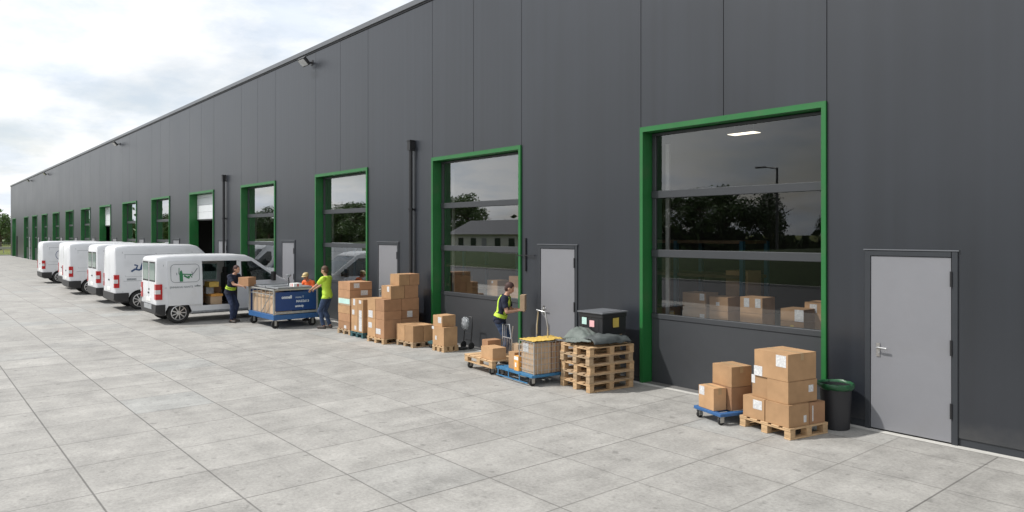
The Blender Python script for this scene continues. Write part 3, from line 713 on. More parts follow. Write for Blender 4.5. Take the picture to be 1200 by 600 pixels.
# --- P2: big block
pallet(-15.34, 9.13, 0, .8, 1.0, 'wooden pallet under the tallest block of stacked boxes', 0, 'wood', .13)
g2 = 'big block of boxes left of the second door'
zs = [(.132, .44), (.573, .2), (.774, .28)]
for li, (z, h) in enumerate(zs):
    nm = ['bottom', 'middle', 'upper'][li]
    carton(-15.54, 9.13, z, .385, .98, h, nm + ' long box on the left side of the big box block', 0, 'card',
           [('f', .35, .62, .17, .13), ] if li == 0 else ([('f', .4, .5, .2, .17)] if li == 1 else []), group=g2)
    if li == 0:
        carton(-15.14, 8.885, z, .4, .48, h, 'bottom box with a white label at the near corner of the big block', 0, 'cardred', [('f', .3, .35, .22, .13)], group=g2)
    else:
        carton(-15.14, 8.885, z, .4, .48, h, nm + ' box at the near corner of the big block', 0, 'cardred', group=g2)
    carton(-15.14, 9.375, z, .4, .48, h, nm + ' box at the wall end of the big block' + (' with a white label' if li == 1 else ''), 0, 'cardred', [('s', .45, .5, .15, .15)] if li == 1 else [], group=g2)
carton(-15.17, 9.02, 1.056, .44, .38, .31, 'box with a label on its front, step of the second tier on the big block', 0, 'card', [('f', .72, .75, .1, .12)], group=g2)
carton(-15.17, 9.41, 1.056, .44, .38, .31, 'box at the wall end of the second tier on the big block', 0, 'cardred', group=g2)
carton(-15.17, 9.21, 1.368, .42, .29, .27, 'topmost front box on the big block, brightest on its left face', 0, 'card', group=g2)
carton(-15.17, 9.5, 1.368, .42, .28, .27, 'topmost box nearest the wall on the big block', 0, 'cardred', group=g2)

# --- P1b and P1
pallet(-16.46, 9.12, 0, .66, .78, 'dark teal pallet under the medium box stack left of the big block', 0, 'teal', .13, 4)
g1b = 'medium stack of boxes on the teal pallet'
for (u, z, h, lab, st) in ((-.16, .132, .4, 'lower left box with two small labels', [('f', .7, .25, .1, .1)]), (-.16, .533, .43, 'upper left box with a small label', [('f', .35, .2, .12, .12), ('f', .5, .8, .1, .16)]),
                           (.15, .132, .4, 'lower right box with a tall white label', [('f', .55, .5, .15, .33)]), (.15, .533, .43, 'upper right box labelled near its foot', [('f', .55, .13, .14, .2), ('f', .5, .85, .12, .08)])):
    carton(-16.46 + u, 9.1, z, .31, .7, h, lab + ' in the medium stack on the teal pallet', 0, 'card', st, group=g1b)
pallet(-17.22, 9.12, 0, .7, .72, 'wooden pallet under the tall flat box stack beside the man in yellow', 0, 'woodold', .13, 4)
g1 = 'tall stack of flat boxes'
for i, (lab, mt, st) in enumerate((('lowest flat box', 'cardred', [('f', .6, .3, .12, .08)]), ('second flat box from the pallet', 'cardred', []), ('third flat box from the pallet', 'card', []),
                                   ('pale green banded flat box', 'cardpale', [('f', .5, .55, .6, .13, 'mint')]), ('fifth flat box, labelled,', 'cardred', [('s', .65, .6, .2, .13)]), ('topmost labelled flat box', 'cardred', [('s', .3, .55, .16, .12)]))):
    carton(-17.22 + rnd.uniform(-.01, .01), 9.09, .132 + .205 * i, .66, .64, .203, lab + ' of the tall stack beside the man in yellow', rnd.uniform(-.8, .8), mt, st, group=g1)

# ------------------------------------------------------------------ blue cart at the van
cx0, cx1, cy0, cy1 = -21.15, -19.28, 7.72, 9.02
bc = thing('box_cart', 'large blue panelled cart with wire side loaded with boxes beside the open van', 'cart', ((cx0 + cx1) / 2, (cy0 + cy1) / 2, 0))
hx, hy = (cx1 - cx0) / 2, (cy1 - cy0) / 2
b = MB().box(-hx, hx, -hy, -hy + .1, .24, .38).box(-hx, hx, hy - .1, hy, .24, .38).box(-hx, -hx + .1, -hy + .1, hy - .1, .24, .379).box(hx - .1, hx, -hy + .1, hy - .1, .24, .379).box(-hx + .1, hx - .1, -hy + .1, hy - .1, .33, .36)
b.build('chassis', 'blue', bc, bevel=.008)
for u in (-hx + .14, hx - .14):
    for v in (-hy + .1, hy - .12): caster(bc, u, v, .11, .06, .238)
b = MB()
for u in (-hx + .025, hx - .025):
    for v in (-hy + .025, hy - .025): b.box(u - .025, u + .025, v - .025, v + .025, .381, 1.04)
b.box(-hx, hx, -hy, -hy + .05, 1.041, 1.08); b.box(-hx, hx, hy - .05, hy, 1.041, 1.08); b.box(-hx, -hx + .05, -hy + .05, hy - .05, 1.041, 1.08); b.box(hx - .05, hx, -hy + .05, hy - .05, 1.041, 1.08)
b.build('rail_frame', 'galv', bc, bevel=.004, seg=1)
b = MB()
for i in range(1, 6): b.tube([(-hx + 2 * hx * i / 6, -hy + .02, .38), (-hx + 2 * hx * i / 6, -hy + .02, 1.04)], .009, 6)
b.tube([(0, -hy + .012, .39), (hx - .1, -hy + .012, 1.03)], .012, 6); b.tube([(-hx, -hy + .02, .92), (hx, -hy + .02, .92)], .012, 6)
b.build('wire_side', 'galv', bc, smooth=50)
MB().box(hx - .04, hx - .01, -hy + .052, hy - .052, .48, 1.0).build('side_panel', 'navy', bc, bevel=.004)
MB().box(hx - .012, hx + .004, -hy + .06, hy - .06, .4, .46).build('bumper_strip', 'galv', bc)
MB().box(-hx + .05, hx - .05, hy - .04, hy - .015, .381, 1.04).build('back_panel', 'navy', bc)
MB().box(-hx + .01, -hx + .04, -hy + .06, hy - .06, .381, 1.0).build('end_panel', 'navy', bc)
tx = MB()
for s_, sz, yy, zz, bo in (('onnell', .12, -.42, .82, .004), ('mono T', .075, -.02, .82, 0), ('MAS/2613', .09, .0, .7, .002), ('umindy', .085, -.03, .57, .003)):
    vs, fs = text_mesh(s_, sz, bo); tx.add([(hx - .0085, yy + p[0], zz + p[1]) for p in vs], fs)
link('lettering', tx.mesh('lettering', False), 'whiteink', bc)
gK = 'boxes inside the blue cart'
for i, lab in enumerate(('box at the van end', 'second box from the van end', 'third box from the van end', 'box behind the diagonal brace')):
    carton(cx0 + .28 + i * .44, cy0 + .32, .382, .42, .46, .58 - .03 * (i % 2), lab + ' inside the wire side of the blue cart', 0, 'cardpale', [], group=gK)
for i, lab in enumerate(('grey plastic tray lying at the van end on top of the blue cart', 'grey plastic tray lying beside the handle on top of the blue cart')):
    t = MB().box(-.42, .42, -.5, .5, 0, .012).box(-.42, .42, -.5, -.48, .012, .05).box(-.42, .42, .48, .5, .012, .05).box(-.42, -.4, -.48, .48, .012, .05).box(.4, .42, -.48, .48, .012, .05).build('plastic_tray', 'plasticgrey', None, bevel=.003, seg=1)
    t.location = ((cx0 + cx1) / 2 + (-.46, .44)[i], (cy0 + cy1) / 2, 1.081); tag(t, lab, 'tray', 'trays on the blue cart')
o = carton(-19.9, 8.62, 1.095, .32, .24, .1, 'white carton with red stripes standing on the blue cart before the orange jacket', 0, 'white', [('f', .3, .5, .03, .08, 'redink'), ('f', .62, .5, .05, .08, 'redink'), ('s', .5, .5, .05, .08, 'redink')])
sc = thing('clamp_lamp', 'small black and white clamp lamp on the blue cart in front of the van bonnet', 'lamp', (-20.35, 8.6, 1.095))
MB().box(-.06, .06, -.06, .06, 0, .015).tube([(0, 0, .015), (.02, 0, .14), (-.02, 0, .24)], .016, 8).tube([(-.02, 0, .16), (.06, 0, .1)], .012, 8).build('stem', 'black', sc, smooth=40)
MB().lathe([(.03, .24), (.075, .3), (.075, .33), (.03, .34)], 14).build('head', 'plasticgrey', sc, smooth=40)

# ------------------------------------------------------------------ vans
UV = [(0, 0), (.6, 0), (.9, 0), (.965, .025), (.99, .1), (1., .22), (1., .36), (.99, .5), (.965, .64), (.925, .79), (.9, .895), (.875, .95), (.82, .983), (.65, .996), (0, 1.)]
def lerp_table(T, y):
    if y <= T[0][0]: return T[0][1:]
    for a, b in zip(T, T[1:]):
        if y <= b[0]:
            f = (y - a[0]) / (b[0] - a[0]); return tuple(p + (q - p) * f for p, q in zip(a[1:], b[1:]))
    return T[-1][1:]
class Van:
    """T = stations (y, z bottom, z top, half width)"""
    def __init__(s, T): s.T = T; s.L = T[-1][0]
    def side_x(s, y, z):
        zb, zt, w = lerp_table(s.T, y); v = min(1, max(0, (z - zb) / (zt - zb)))
        for a, b in zip(UV[2:], UV[3:]):
            if a[1] <= v <= b[1] and b[1] > a[1]: return w * (a[0] + (b[0] - a[0]) * (v - a[1]) / (b[1] - a[1]))
        return w
    def loft(s, d=0., y0=None, y1=None, zf=None):
        """grown by d all round; y0,y1,zf trim the ends and the floor"""
        b = MB(); rings = []
        T = s.T; ys = [t[0] for t in T]
        if y0 is not None: ys = [y0] + [q for q in ys if y0 < q < y1] + [y1]
        for i, y in enumerate(ys):
            zb, zt, w = lerp_table(T, y)
            if zf is not None: zb = zf
            else: zb -= d
            zt += d; w += d
            yy = y
            if y0 is None: yy = y - d if i == 0 else (y + d if i == len(ys) - 1 else y)
            rt = [(u * w, yy, zb + (zt - zb) * v) for u, v in UV]; rings.append(rt + [(-p[0], p[1], p[2]) for p in rt[-2:0:-1]])
        n = len(rings[0]); vs = [p for r in rings for p in r]; fs = []
        for i in range(len(rings) - 1):
            for k in range(n): fs.append((i * n + k, i * n + (k + 1) % n, (i + 1) * n + (k + 1) % n, (i + 1) * n + k))
        fs += [tuple(range(n))[::-1], tuple((len(rings) - 1) * n + k for k in range(n))]
        return b.add(vs, fs).mesh('loft')
    def conform(s, name, d_out, d_in, cut, mat, parent, smooth=35):
        sh = boolean(s.loft(d_out), [s.loft(d_in)], 'DIFFERENCE') if d_in is not None else s.loft(d_out)
        me = boolean(sh, [cut.mesh('c')], 'INTERSECT'); return link(name, me, mat, parent, smooth=smooth)
    def decal(s, name, polys, mat, parent, off=.005, side=1):
        """polys: list of (verts2d (y,z), faces) laid onto the +x side"""
        b = MB()
        for vs, fs in polys: b.add([(side * (s.side_x(y, z) + off), y, z) for y, z in vs], fs)
        return link(name, b.mesh(name, False), mat, parent)
def poly(pts): return (pts, [tuple(range(len(pts)))])
def strip(pts, w):
    """a line of width w through 2d points as quads"""
    vs = []; fs = []
    for i, p in enumerate(pts):
        a = Vector(pts[max(0, i - 1)]); c = Vector(pts[min(len(pts) - 1, i + 1)]); d = (c - a).normalized(); nn = Vector((-d.y, d.x)) * w / 2
        vs += [tuple(Vector(p) + nn), tuple(Vector(p) - nn)]
    for i in range(len(pts) - 1): fs.append((2 * i, 2 * i + 1, 2 * i + 3, 2 * i + 2))
    return (vs, fs)
def rrect(y0, y1, z0, z1, r, n=5):
    pts = []
    for cy, cz, a0 in ((y1 - r, z1 - r, 0), (y0 + r, z1 - r, 90), (y0 + r, z0 + r, 180), (y1 - r, z0 + r, 270)):
        for i in range(n + 1): a = R(a0 + 90 * i / n); pts.append((cy + r * math.cos(a), cz + r * math.sin(a)))
    return pts
def textpoly(s_, size, y0, z0, bold=0., slant=0.):
    vs, fs = text_mesh(s_, size, bold); return ([(y0 + p[0] + slant * p[1], z0 + p[1]) for p in vs], fs)

def van_wheel(parent, x, y, r, side):
    w = .19
    t = MB().lathe([(r * .69, -w / 2), (r * .75, -w / 2 - .004), (r * .93, -w / 2), (r, -w / 2 + .04), (r, w / 2 - .04), (r * .93, w / 2), (r * .75, w / 2 + .004), (r * .69, w / 2)], 32, 'X', (0, 0, 0))
    o = t.build('wheel', 'rubber', parent, smooth=35, loc=(x, y, r))
    h = MB(); e = side * (w / 2 - .012)
    h.lathe([(r * .69, e - side * .03), (r * .7, e + side * .016), (r * .63, e + side * .02), (r * .61, e + side * .002), (.01, e - side * .01)], 32, 'X')
    h.lathe([(r * .22, e - side * .0), (r * .2, e + side * .026), (.004, e + side * .03)], 20, 'X')
    for k in range(9):
        a = 2 * math.pi * k / 9
        def P(rr, da, xx): return (xx, rr * math.cos(a + da), rr * math.sin(a + da))
        h.add([P(r * .18, -.3, e - side * .02), P(r * .18, .3, e - side * .02), P(r * .61, .13, e - side * .02), P(r * .61, -.13, e - side * .02),
               P(r * .18, -.22, e + side * .024), P(r * .18, .22, e + side * .024), P(r * .61, .08, e + side * .016), P(r * .61, -.08, e + side * .016)],
              [(0, 3, 2, 1), (4, 5, 6, 7), (0, 1, 5, 4), (1, 2, 6, 5), (2, 3, 7, 6), (3, 0, 4, 7)])
    h.build('rim', 'steel', o, smooth=35)
    return o

def arches(b, ys, r, zc, xin):
    for y in ys:
        for sx in (-1, 1):
            b.lathe([(r, sx * xin), (r, sx * 1.3)], 28, 'X', (0, y, zc))

# ---- van with the open side door
V = Van([(0, .36, 1.89, .825), (.03, .3, 1.94, .848), (.1, .27, 1.96, .855), (.35, .25, 1.985, .86), (1.2, .25, 2.0, .86), (2.3, .25, 1.995, .86), (2.62, .25, 1.965, .855), (2.82, .25, 1.88, .85), (3.58, .25, 1.33, .845),
         (3.66, .25, 1.27, .84), (3.9, .25, 1.16, .82), (4.06, .27, 1.04, .78), (4.15, .32, .86, .72), (4.19, .4, .7, .64)])
VX, VY = -22.32 - .86, 5.52
va = thing('delivery_van', 'nearest white van with its side door slid open and green logo', 'van', (VX, VY, 0), 0, 'white vans parked at the loading doors')
y_r, y_f, wr = .6, 3.4, .31
outer = V.loft(0)
inner = V.loft(-.05, .05, 3.52, .46)
slide = MB().box(.5, 1.2, 1.27, 2.3, .485, 1.8)
fwin = lambda b, x0, x1: b.prism([(2.42, 1.17), (2.42, 1.77), (2.76, 1.77), (3.44, 1.29), (3.44, 1.17)], x0, x1, 'X')
wind = MB().add([(x, y, z) for x in (-.66, .66) for (y, z) in ((2.87, 1.73), (2.87, 2.15), (3.76, 1.43), (3.6, 1.19))], [(0, 1, 2, 3), (7, 6, 5, 4), (0, 4, 5, 1), (1, 5, 6, 2), (2, 6, 7, 3), (3, 7, 4, 0)])
rwin = MB().box(-.7, -.04, -.2, .2, 1.22, 1.8).box(.04, .7, -.2, .2, 1.22, 1.8)
lwin = MB().box(-1.2, -.5, 1.35, 2.2, 1.15, 1.66)
ar = MB(); arches(ar, (y_r, y_f), .35, wr, .6)
cut = [inner, slide.mesh('c'), fwin(fwin(MB(), .5, 1.2), -1.2, -.5).mesh('c'), wind.mesh('c'), rwin.mesh('c'), lwin.mesh('c'), ar.mesh('c')]
link('body', boolean(outer, cut, 'DIFFERENCE'), 'whitepaint', va, smooth=32)
V.conform('side_window', -.012, -.02, fwin(MB(), .5, 1.2), 'vanglass', va); V.conform('side_window', -.012, -.02, fwin(MB(), -1.2, -.5), 'vanglass', va)
V.conform('side_window', -.012, -.02, lwin, 'vanglass', va); V.conform('windscreen', -.012, -.02, wind, 'vanglass', va)
for sx in (-1, 1):
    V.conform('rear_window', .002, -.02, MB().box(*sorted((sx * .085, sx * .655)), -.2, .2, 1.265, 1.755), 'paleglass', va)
    V.conform('window_seal', -.004, -.022, MB().box(*sorted((sx * .041, sx * .699)), -.2, .2, 1.221, 1.799), 'black', va)
    V.conform('tail_light', .02, -.01, MB().box(*sorted((sx * .69, sx * 1.1)), -.2, .15, .72, 1.16), 'red', va)
    V.conform('lamp_lens', .026, -.01, MB().box(*sorted((sx * .74, sx * 1.1)), -.2, .1, .88, 1.0), 'amber', va)
b = MB()
for y in (y_r, y_f):
    for sx in (-1, 1):
        n = 20
        for k in range(n):
            a0, a1 = math.pi * k / n, math.pi * (k + 1) / n
            P = lambda a, r, x: (sx * x, y + r * math.cos(a), wr + r * math.sin(a))
            b.add([P(a0, .345, .59), P(a1, .345, .59), P(a1, .345, .845), P(a0, .345, .845), P(a0, .36, .59), P(a1, .36, .59), P(a1, .36, .845), P(a0, .36, .845)], [(0, 1, 2, 3), (7, 6, 5, 4), (0, 4, 5, 1), (3, 2, 6, 7)])
        b.prism([(y + .36 * math.cos(math.pi * k / n), wr + .36 * math.sin(math.pi * k / n)) for k in range(n + 1)], sx * .575, sx * .59, 'X')
b.build('wheel_arch', 'black', va, smooth=35)
for y in (y_r, y_f):
    for sx in (-1, 1): van_wheel(va, sx * .75, y, wr, sx)
bc_ = MB().box(-1.2, 1.2, -.3, .23, .2, .57); V.conform('rear_bumper', .022, -.01, bc_, 'black', va)
MB().box(-.42, .42, -.034, -.02, .42, .56).build('step_pad', 'plasticgrey', va, bevel=.008)
V.conform('front_bumper', .02, -.01, MB().box(-1.2, 1.2, 3.93, 4.5, .3, .62), 'black', va)
V.conform('sill', .008, -.01, MB().box(.5, 1.2, .98, 3.02, .2, .335), 'plasticgrey', va); V.conform('sill', .008, -.01, MB().box(-1.2, -.5, .98, 3.02, .2, .335), 'plasticgrey', va)
V.conform('lower_trim', .01, -.01, MB().box(.5, 1.2, .95, 1.27, .36, .5).box(.5, 1.2, 1.27, 2.3, .44, .483), 'black', va)
V.conform('sliding_door', .036, .006, MB().box(.4, 1.2, .3, 1.25, .53, 1.82), 'whitepaint', va)
V.conform('headlight', .015, -.01, MB().box(.45, 1.1, 3.82, 4.4, .74, .98), 'amber', va); V.conform('headlight', .015, -.01, MB().box(-1.1, -.45, 3.82, 4.4, .74, .98), 'amber', va)
V.conform('grille', .015, -.01, MB().box(-.42, .42, 4.02, 4.4, .68, .82), 'black', va)
V.decal('door_seam', [strip([(.2, .55), (.2, 1.72)], .012), strip([(.02, 1.05), (.28, 1.05)], .012), strip([(2.36, .36), (2.36, 1.8)], .012), strip([(3.5, .72), (3.5, 1.25)], .012)], 'greyink', va, .003)
V.decal('window_outline', [strip(rrect(.38, 1.17, 1.2, 1.72, .11) + [(1.17, 1.61)], .014)], 'greyink', va, .041)
V.decal('logo', [poly([(.62, 1.22), (.71, 1.22), (.71, 1.42), (.68, 1.55), (.63, 1.52), (.61, 1.4)]), strip([(.6, 1.44), (.98, 1.415)], .03), strip([(.74, 1.39), (.84, 1.33), (.86, 1.38)], .05), strip([(.86, 1.3), (.92, 1.4), (.96, 1.33)], .035), strip([(.6, 1.44), (.61, 1.62)], .02)], 'greenink', va, .043)
V.decal('emblem', [strip([(.97, 1.41), (1.05, 1.5), (1.12, 1.6)], .022), strip([(.96, 1.5), (.98, 1.38)], .02), strip([(.54, 1.41), (.54, 1.48)], .02)], 'greyink', va, .043)
V.decal('lettering', [textpoly('IJNNIAHAI NANTS', .078, .34, 1.035, .001), poly([(1.03, 1.06), (1.19, 1.06), (1.2, 1.09), (1.14, 1.09), (1.11, 1.12), (1.08, 1.09), (1.02, 1.085)])], 'greyink', va, .042)
MB().box(-.24, .24, -.012, .04, .64, .75).build('number_plate', 'white', va, bevel=.004); MB().box(-.08, .05, -.015, .04, .86, .91).box(.03, .06, -.02, .04, .96, 1.02).build('door_handle', 'black', va, bevel=.005)
MB().box(-.008, .008, .0, .04, .6, 1.75).build('door_gap', 'greyink', va)
for sx in (-1, 1):
    b = MB().box(*sorted((sx * .93, sx * 1.1)), 3.3, 3.41, 1.15, 1.44); b.box(*sorted((sx * .8, sx * .94)), 3.32, 3.39, 1.2, 1.26); b.build('mirror', 'black', va, bevel=.025, seg=3)
for sx in (-.38, .38):
    MB().box(sx - .22, sx + .22, 2.3, 2.75, .47, .82).box(sx - .22, sx + .22, 2.26, 2.38, .82, 1.38).box(sx - .1, sx + .1, 2.27, 2.36, 1.38, 1.56).build('seat', 'darkint', va, bevel=.03, seg=3)
MB().box(-.74, .74, 3.05, 3.45, .6, 1.12).build('dashboard', 'darkint', va, bevel=.03)
b = MB(); b.tube([(-.38 + .17 * math.cos(t * math.pi / 9), 2.96 - .05 * math.sin(t * math.pi / 9), 1.16 + .17 * math.sin(t * math.pi / 9)) for t in range(18)], .016, 6, closed=True); b.tube([(-.38, 2.96, 1.16), (-.38, 3.1, 1.08)], .025, 6); b.box(-.53, -.23, 2.95, 2.97, 1.145, 1.175); b.build('steering_wheel', 'darkint', va, smooth=50)
MB().box(-.72, .72, .12, 2.25, .462, .475).build('cargo_floor', 'darkint', va)
# load inside
gV = 'load inside the open van'
carton(VX + .42, VY + 1.72, .476, .5, .34, .24, 'pale box at the door sill inside the open van', 0, 'cardpale', group=gV)
carton(VX + .4, VY + 1.74, .717, .52, .36, .07, 'flat orange brown box lid on the pale box inside the open van', 2, 'orangebox', group=gV)
carton(VX + .3, VY + 1.62, .788, .25, .22, .2, 'small grey box in the middle of the load inside the open van', -4, 'plasticgrey', group=gV)
carton(VX + .3, VY + 1.7, .99, .4, .3, .16, 'yellowish box on top of the load inside the open van', 3, 'yellow', group=gV)
carton(VX - .35, VY + 1.7, .476, .6, .8, .5, 'dark box at the far side inside the open van', 0, 'cardred', group=gV)

# ---- closed high-roof vans
V2 = Van([(0, .4, 2.1, .86), (.03, .34, 2.17, .895), (.1, .3, 2.21, .905), (.4, .28, 2.235, .91), (1.5, .28, 2.25, .91), (2.5, .28, 2.24, .91), (2.72, .28, 2.18, .9), (2.9, .28, 2.02, .89), (3.5, .28, 1.36, .88),
          (3.6, .28, 1.26, .87), (3.85, .28, 1.14, .85), (4.02, .3, .98, .8), (4.1, .36, .8, .72), (4.12, .44, .7, .66)])
yr2, yf2, wr2 = .78, 3.36, .33
ar = MB(); arches(ar, (yr2, yf2), .37, wr2, .6)
body2 = boolean(V2.loft(0), [ar.mesh('c')], 'DIFFERENCE')
def closed_van(label, X, Y, rz, windows, lights_up=0.):
    v = thing('delivery_van', label, 'van', (X, Y, 0), rz, 'white vans parked at the loading doors')
    link('body', body2.copy() if body2.users else body2, 'whitepaint', v, smooth=32)
    global_parts(v)
    return v
tmpl = None
def global_parts(v):
    global tmpl
    if tmpl is not None:
        for k in tmpl: dup(k, v)
        return
    tmpl = []
    for sx in (-1, 1):
        tmpl.append(V2.conform('tail_light', .018, -.01, MB().box(*sorted((sx * .77, sx * 1.2)), -.2, .13, .78, 1.22), 'red', v))
        tmpl.append(V2.conform('lamp_lens', .023, -.01, MB().box(*sorted((sx * .8, sx * 1.2)), -.2, .09, .93, 1.06), 'amber', v))
        tmpl.append(V2.conform('side_window', .004, -.01, MB().prism([(2.6, 1.25), (2.6, 1.86), (2.78, 1.86), (3.34, 1.36), (3.34, 1.25)], *sorted((sx * .5, sx * 1.2)), 'X'), 'darkglass', v))
        tmpl.append(V2.conform('headlight', .012, -.01, MB().box(*sorted((sx * .48, sx * 1.1)), 3.8, 4.4, .74, .98), 'amber', v))
        m_ = MB().box(*sorted((sx * .97, sx * 1.14)), 3.3, 3.4, 1.25, 1.55); m_.box(*sorted((sx * .84, sx * .98)), 3.32, 3.38, 1.28, 1.34); tmpl.append(m_.build('mirror', 'black', v, bevel=.025, seg=3))
    wd = MB().add([(x, y, z) for x in (-.72, .72) for (y, z) in ((2.95, 1.8), (2.95, 2.4), (3.75, 1.45), (3.52, 1.2))], [(0, 1, 2, 3), (7, 6, 5, 4), (0, 4, 5, 1), (1, 5, 6, 2), (2, 6, 7, 3), (3, 7, 4, 0)])
    tmpl.append(V2.conform('windscreen', .004, -.01, wd, 'darkglass', v))
    tmpl.append(V2.conform('rear_bumper', .025, -.01, MB().box(-1.2, 1.2, -.3, .42, .2, .6), 'black', v))
    tmpl.append(V2.conform('sill', .01, -.01, MB().box(.5, 1.2, 1.19, 2.95, .2, .42), 'black', v)); tmpl.append(V2.conform('sill', .01, -.01, MB().box(-1.2, -.5, 1.19, 2.95, .2, .42), 'black', v))
    tmpl.append(V2.conform('front_bumper', .02, -.01, MB().box(-1.2, 1.2, 3.78, 4.4, .26, .62), 'black', v))
    tmpl.append(V2.conform('grille', .012, -.01, MB().box(-.45, .45, 3.9, 4.4, .7, .84), 'black', v))
    tmpl.append(V2.decal('door_seam', [strip([(.24, .62), (.24, 2.0)], .012), strip([(1.3, .5), (1.3, 1.95)], .012), strip([(2.5, .5), (2.5, 1.98)], .012), strip([(.26, 1.0), (2.48, 1.0)], .01), strip([(.3, 1.9), (2.4, 1.9)], .012), strip([(.32, 1.9), (.32, 1.15), (1.24, 1.15), (1.24, 1.9)], .008)], 'greyink', v, .003))
    tmpl.append(MB().box(-.25, .25, -.012, .04, .66, .78).build('number_plate', 'white', v, bevel=.004))
    tmpl.append(MB().box(-.09, .07, -.016, .04, 1.0, 1.05).build('door_handle', 'black', v, bevel=.005))
    tmpl.append(MB().box(-.008, .008, .0, .04, .62, 1.95).build('door_gap', 'greyink', v))
    bb = MB()
    for y in (yr2, yf2):
        for sx in (-1, 1):
            n = 20; P = lambda a, r, x: (sx * x, y + r * math.cos(a), wr2 + r * math.sin(a))
            for k in range(n):
                a0, a1 = math.pi * k / n, math.pi * (k + 1) / n
                bb.add([P(a0, .368, .62), P(a1, .368, .62), P(a1, .368, .9), P(a0, .368, .9)], [(0, 1, 2, 3)])
    tmpl.append(bb.build('wheel_arch', 'black', v, smooth=35))
    for y in (yr2, yf2):
        for sx in (-1, 1): tmpl.append(van_wheel(v, sx * .8, y, wr2, sx))
def rear_windows(v):
    for sx in (-1, 1):
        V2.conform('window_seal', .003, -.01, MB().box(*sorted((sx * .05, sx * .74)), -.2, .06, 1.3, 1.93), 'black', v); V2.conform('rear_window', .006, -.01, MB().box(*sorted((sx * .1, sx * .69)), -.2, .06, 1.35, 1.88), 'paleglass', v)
    return v
hw = .9
Y5 = 5.45
v2 = closed_van('high roof white van with dark blue script logo, second from the camera', -27.3 - hw, Y5, 0, False)
V2.decal('logo', [strip([(.5, 1.32), (.62, 1.4), (.74, 1.37), (.86, 1.42), (.96, 1.4)], .06), strip([(.6, 1.55), (.7, 1.52), (.66, 1.42)], .05), strip([(.8, 1.42), (.85, 1.62), (.84, 1.42)], .06), strip([(.92, 1.4), (.98, 1.6), (1.02, 1.44)], .05)], 'blueink', v2)
V2.decal('lettering', [textpoly('IIIIIEIIIIEI', .085, .36, 1.03, .003)], 'greyink', v2)
v3 = rear_windows(closed_van('white van with pale rear windows and small dark logo, third from the camera', -30.55 - hw, Y5 + .05, 0, True))
V2.decal('logo', [strip([(.3, 1.5), (.36, 1.6), (.44, 1.56), (.46, 1.46), (.38, 1.42)], .07), strip([(.46, 1.4), (.56, 1.34)], .05), strip([(.34, 1.32), (.34, 1.42)], .04)], 'blueink', v3)
v4 = closed_van('plain sided white van without logo or rear windows, fourth from the camera', -35.7 - hw, Y5 - .05, 0, False)
v5 = closed_van('white van almost hidden between its neighbours, fifth from the camera', -39.3 - hw, Y5 + .3, 0, False)
v6 = closed_van('farthest white van, with round dark emblem on its side', -44.8 - hw, Y5 + .1, 0, False)
cir = [(.86 + .26 * math.cos(a * math.pi / 12), 1.5 + .26 * math.sin(a * math.pi / 12)) for a in range(25)]
V2.decal('logo', [strip(cir, .025), poly([(.84, 1.35), (.98, 1.35), (1.0, 1.6), (.93, 1.72), (.86, 1.6)])], 'blueink', v6)

# ------------------------------------------------------------------ people
def remesh(meshes, vox):
    b = MB()
    for m_ in meshes: b.add([tuple(v.co) for v in m_.vertices], [tuple(p.vertices) for p in m_.polygons])
    me = b.mesh('r'); o = bpy.data.objects.new('r', me); C.objects.link(o); q = o.modifiers.new('r', 'REMESH'); q.mode = 'VOXEL'; q.voxel_size = vox
    s_ = o.modifiers.new('s', 'SMOOTH'); s_.factor = .5; s_.iterations = 4
    r = evaluated(o); bpy.data.objects.remove(o); return r
def ik(a, t, l1, l2, pole):
    a, t = Vector(a), Vector(t); d = t - a; L = min(d.length, l1 + l2 - .002); d.normalize(); t = a + d * L
    x = (l1 * l1 - l2 * l2 + L * L) / (2 * L); h = math.sqrt(max(0, l1 * l1 - x * x)); p = Vector(pole); p = (p - d * p.dot(d)).normalized()
    return a + d * x + p * h, t

def region(me, keep, off, fold=.0, seed=0):
    """the faces of the body that keep() accepts, pushed out along the normals: a garment"""
    bm = bmesh.new(); bm.from_mesh(me); bm.normal_update()
    bmesh.ops.delete(bm, geom=[f for f in bm.faces if not keep(f.calc_center_median())], context='FACES')
    for v in bm.verts:
        p = v.co; w = math.sin(p.x * 37 + p.z * 23 + seed) + math.sin(p.z * 51 - p.y * 29 + seed * 2) + math.sin(p.y * 43 + p.x * 19)
        v.co = p + v.normal * (off + fold * w / 3)
    r = bpy.data.meshes.new('garment'); bm.to_mesh(r); bm.free(); return r
def cap(b, a, ra, c, rc):
    a, c = Vector(a), Vector(c); n = 6
    b.ell(a, (ra,) * 3, 14, 10); b.ell(c, (rc,) * 3, 14, 10); b.tube([a.lerp(c, i / n) for i in range(n + 1)], [ra + (rc - ra) * i / n for i in range(n + 1)], 14)
def garment(name, me, mat, o, th=.008):
    g_ = link(name, me, mat, o, smooth=80); q = g_.modifiers.new('thickness', 'SOLIDIFY'); q.thickness = th; q.offset = -1; return g_

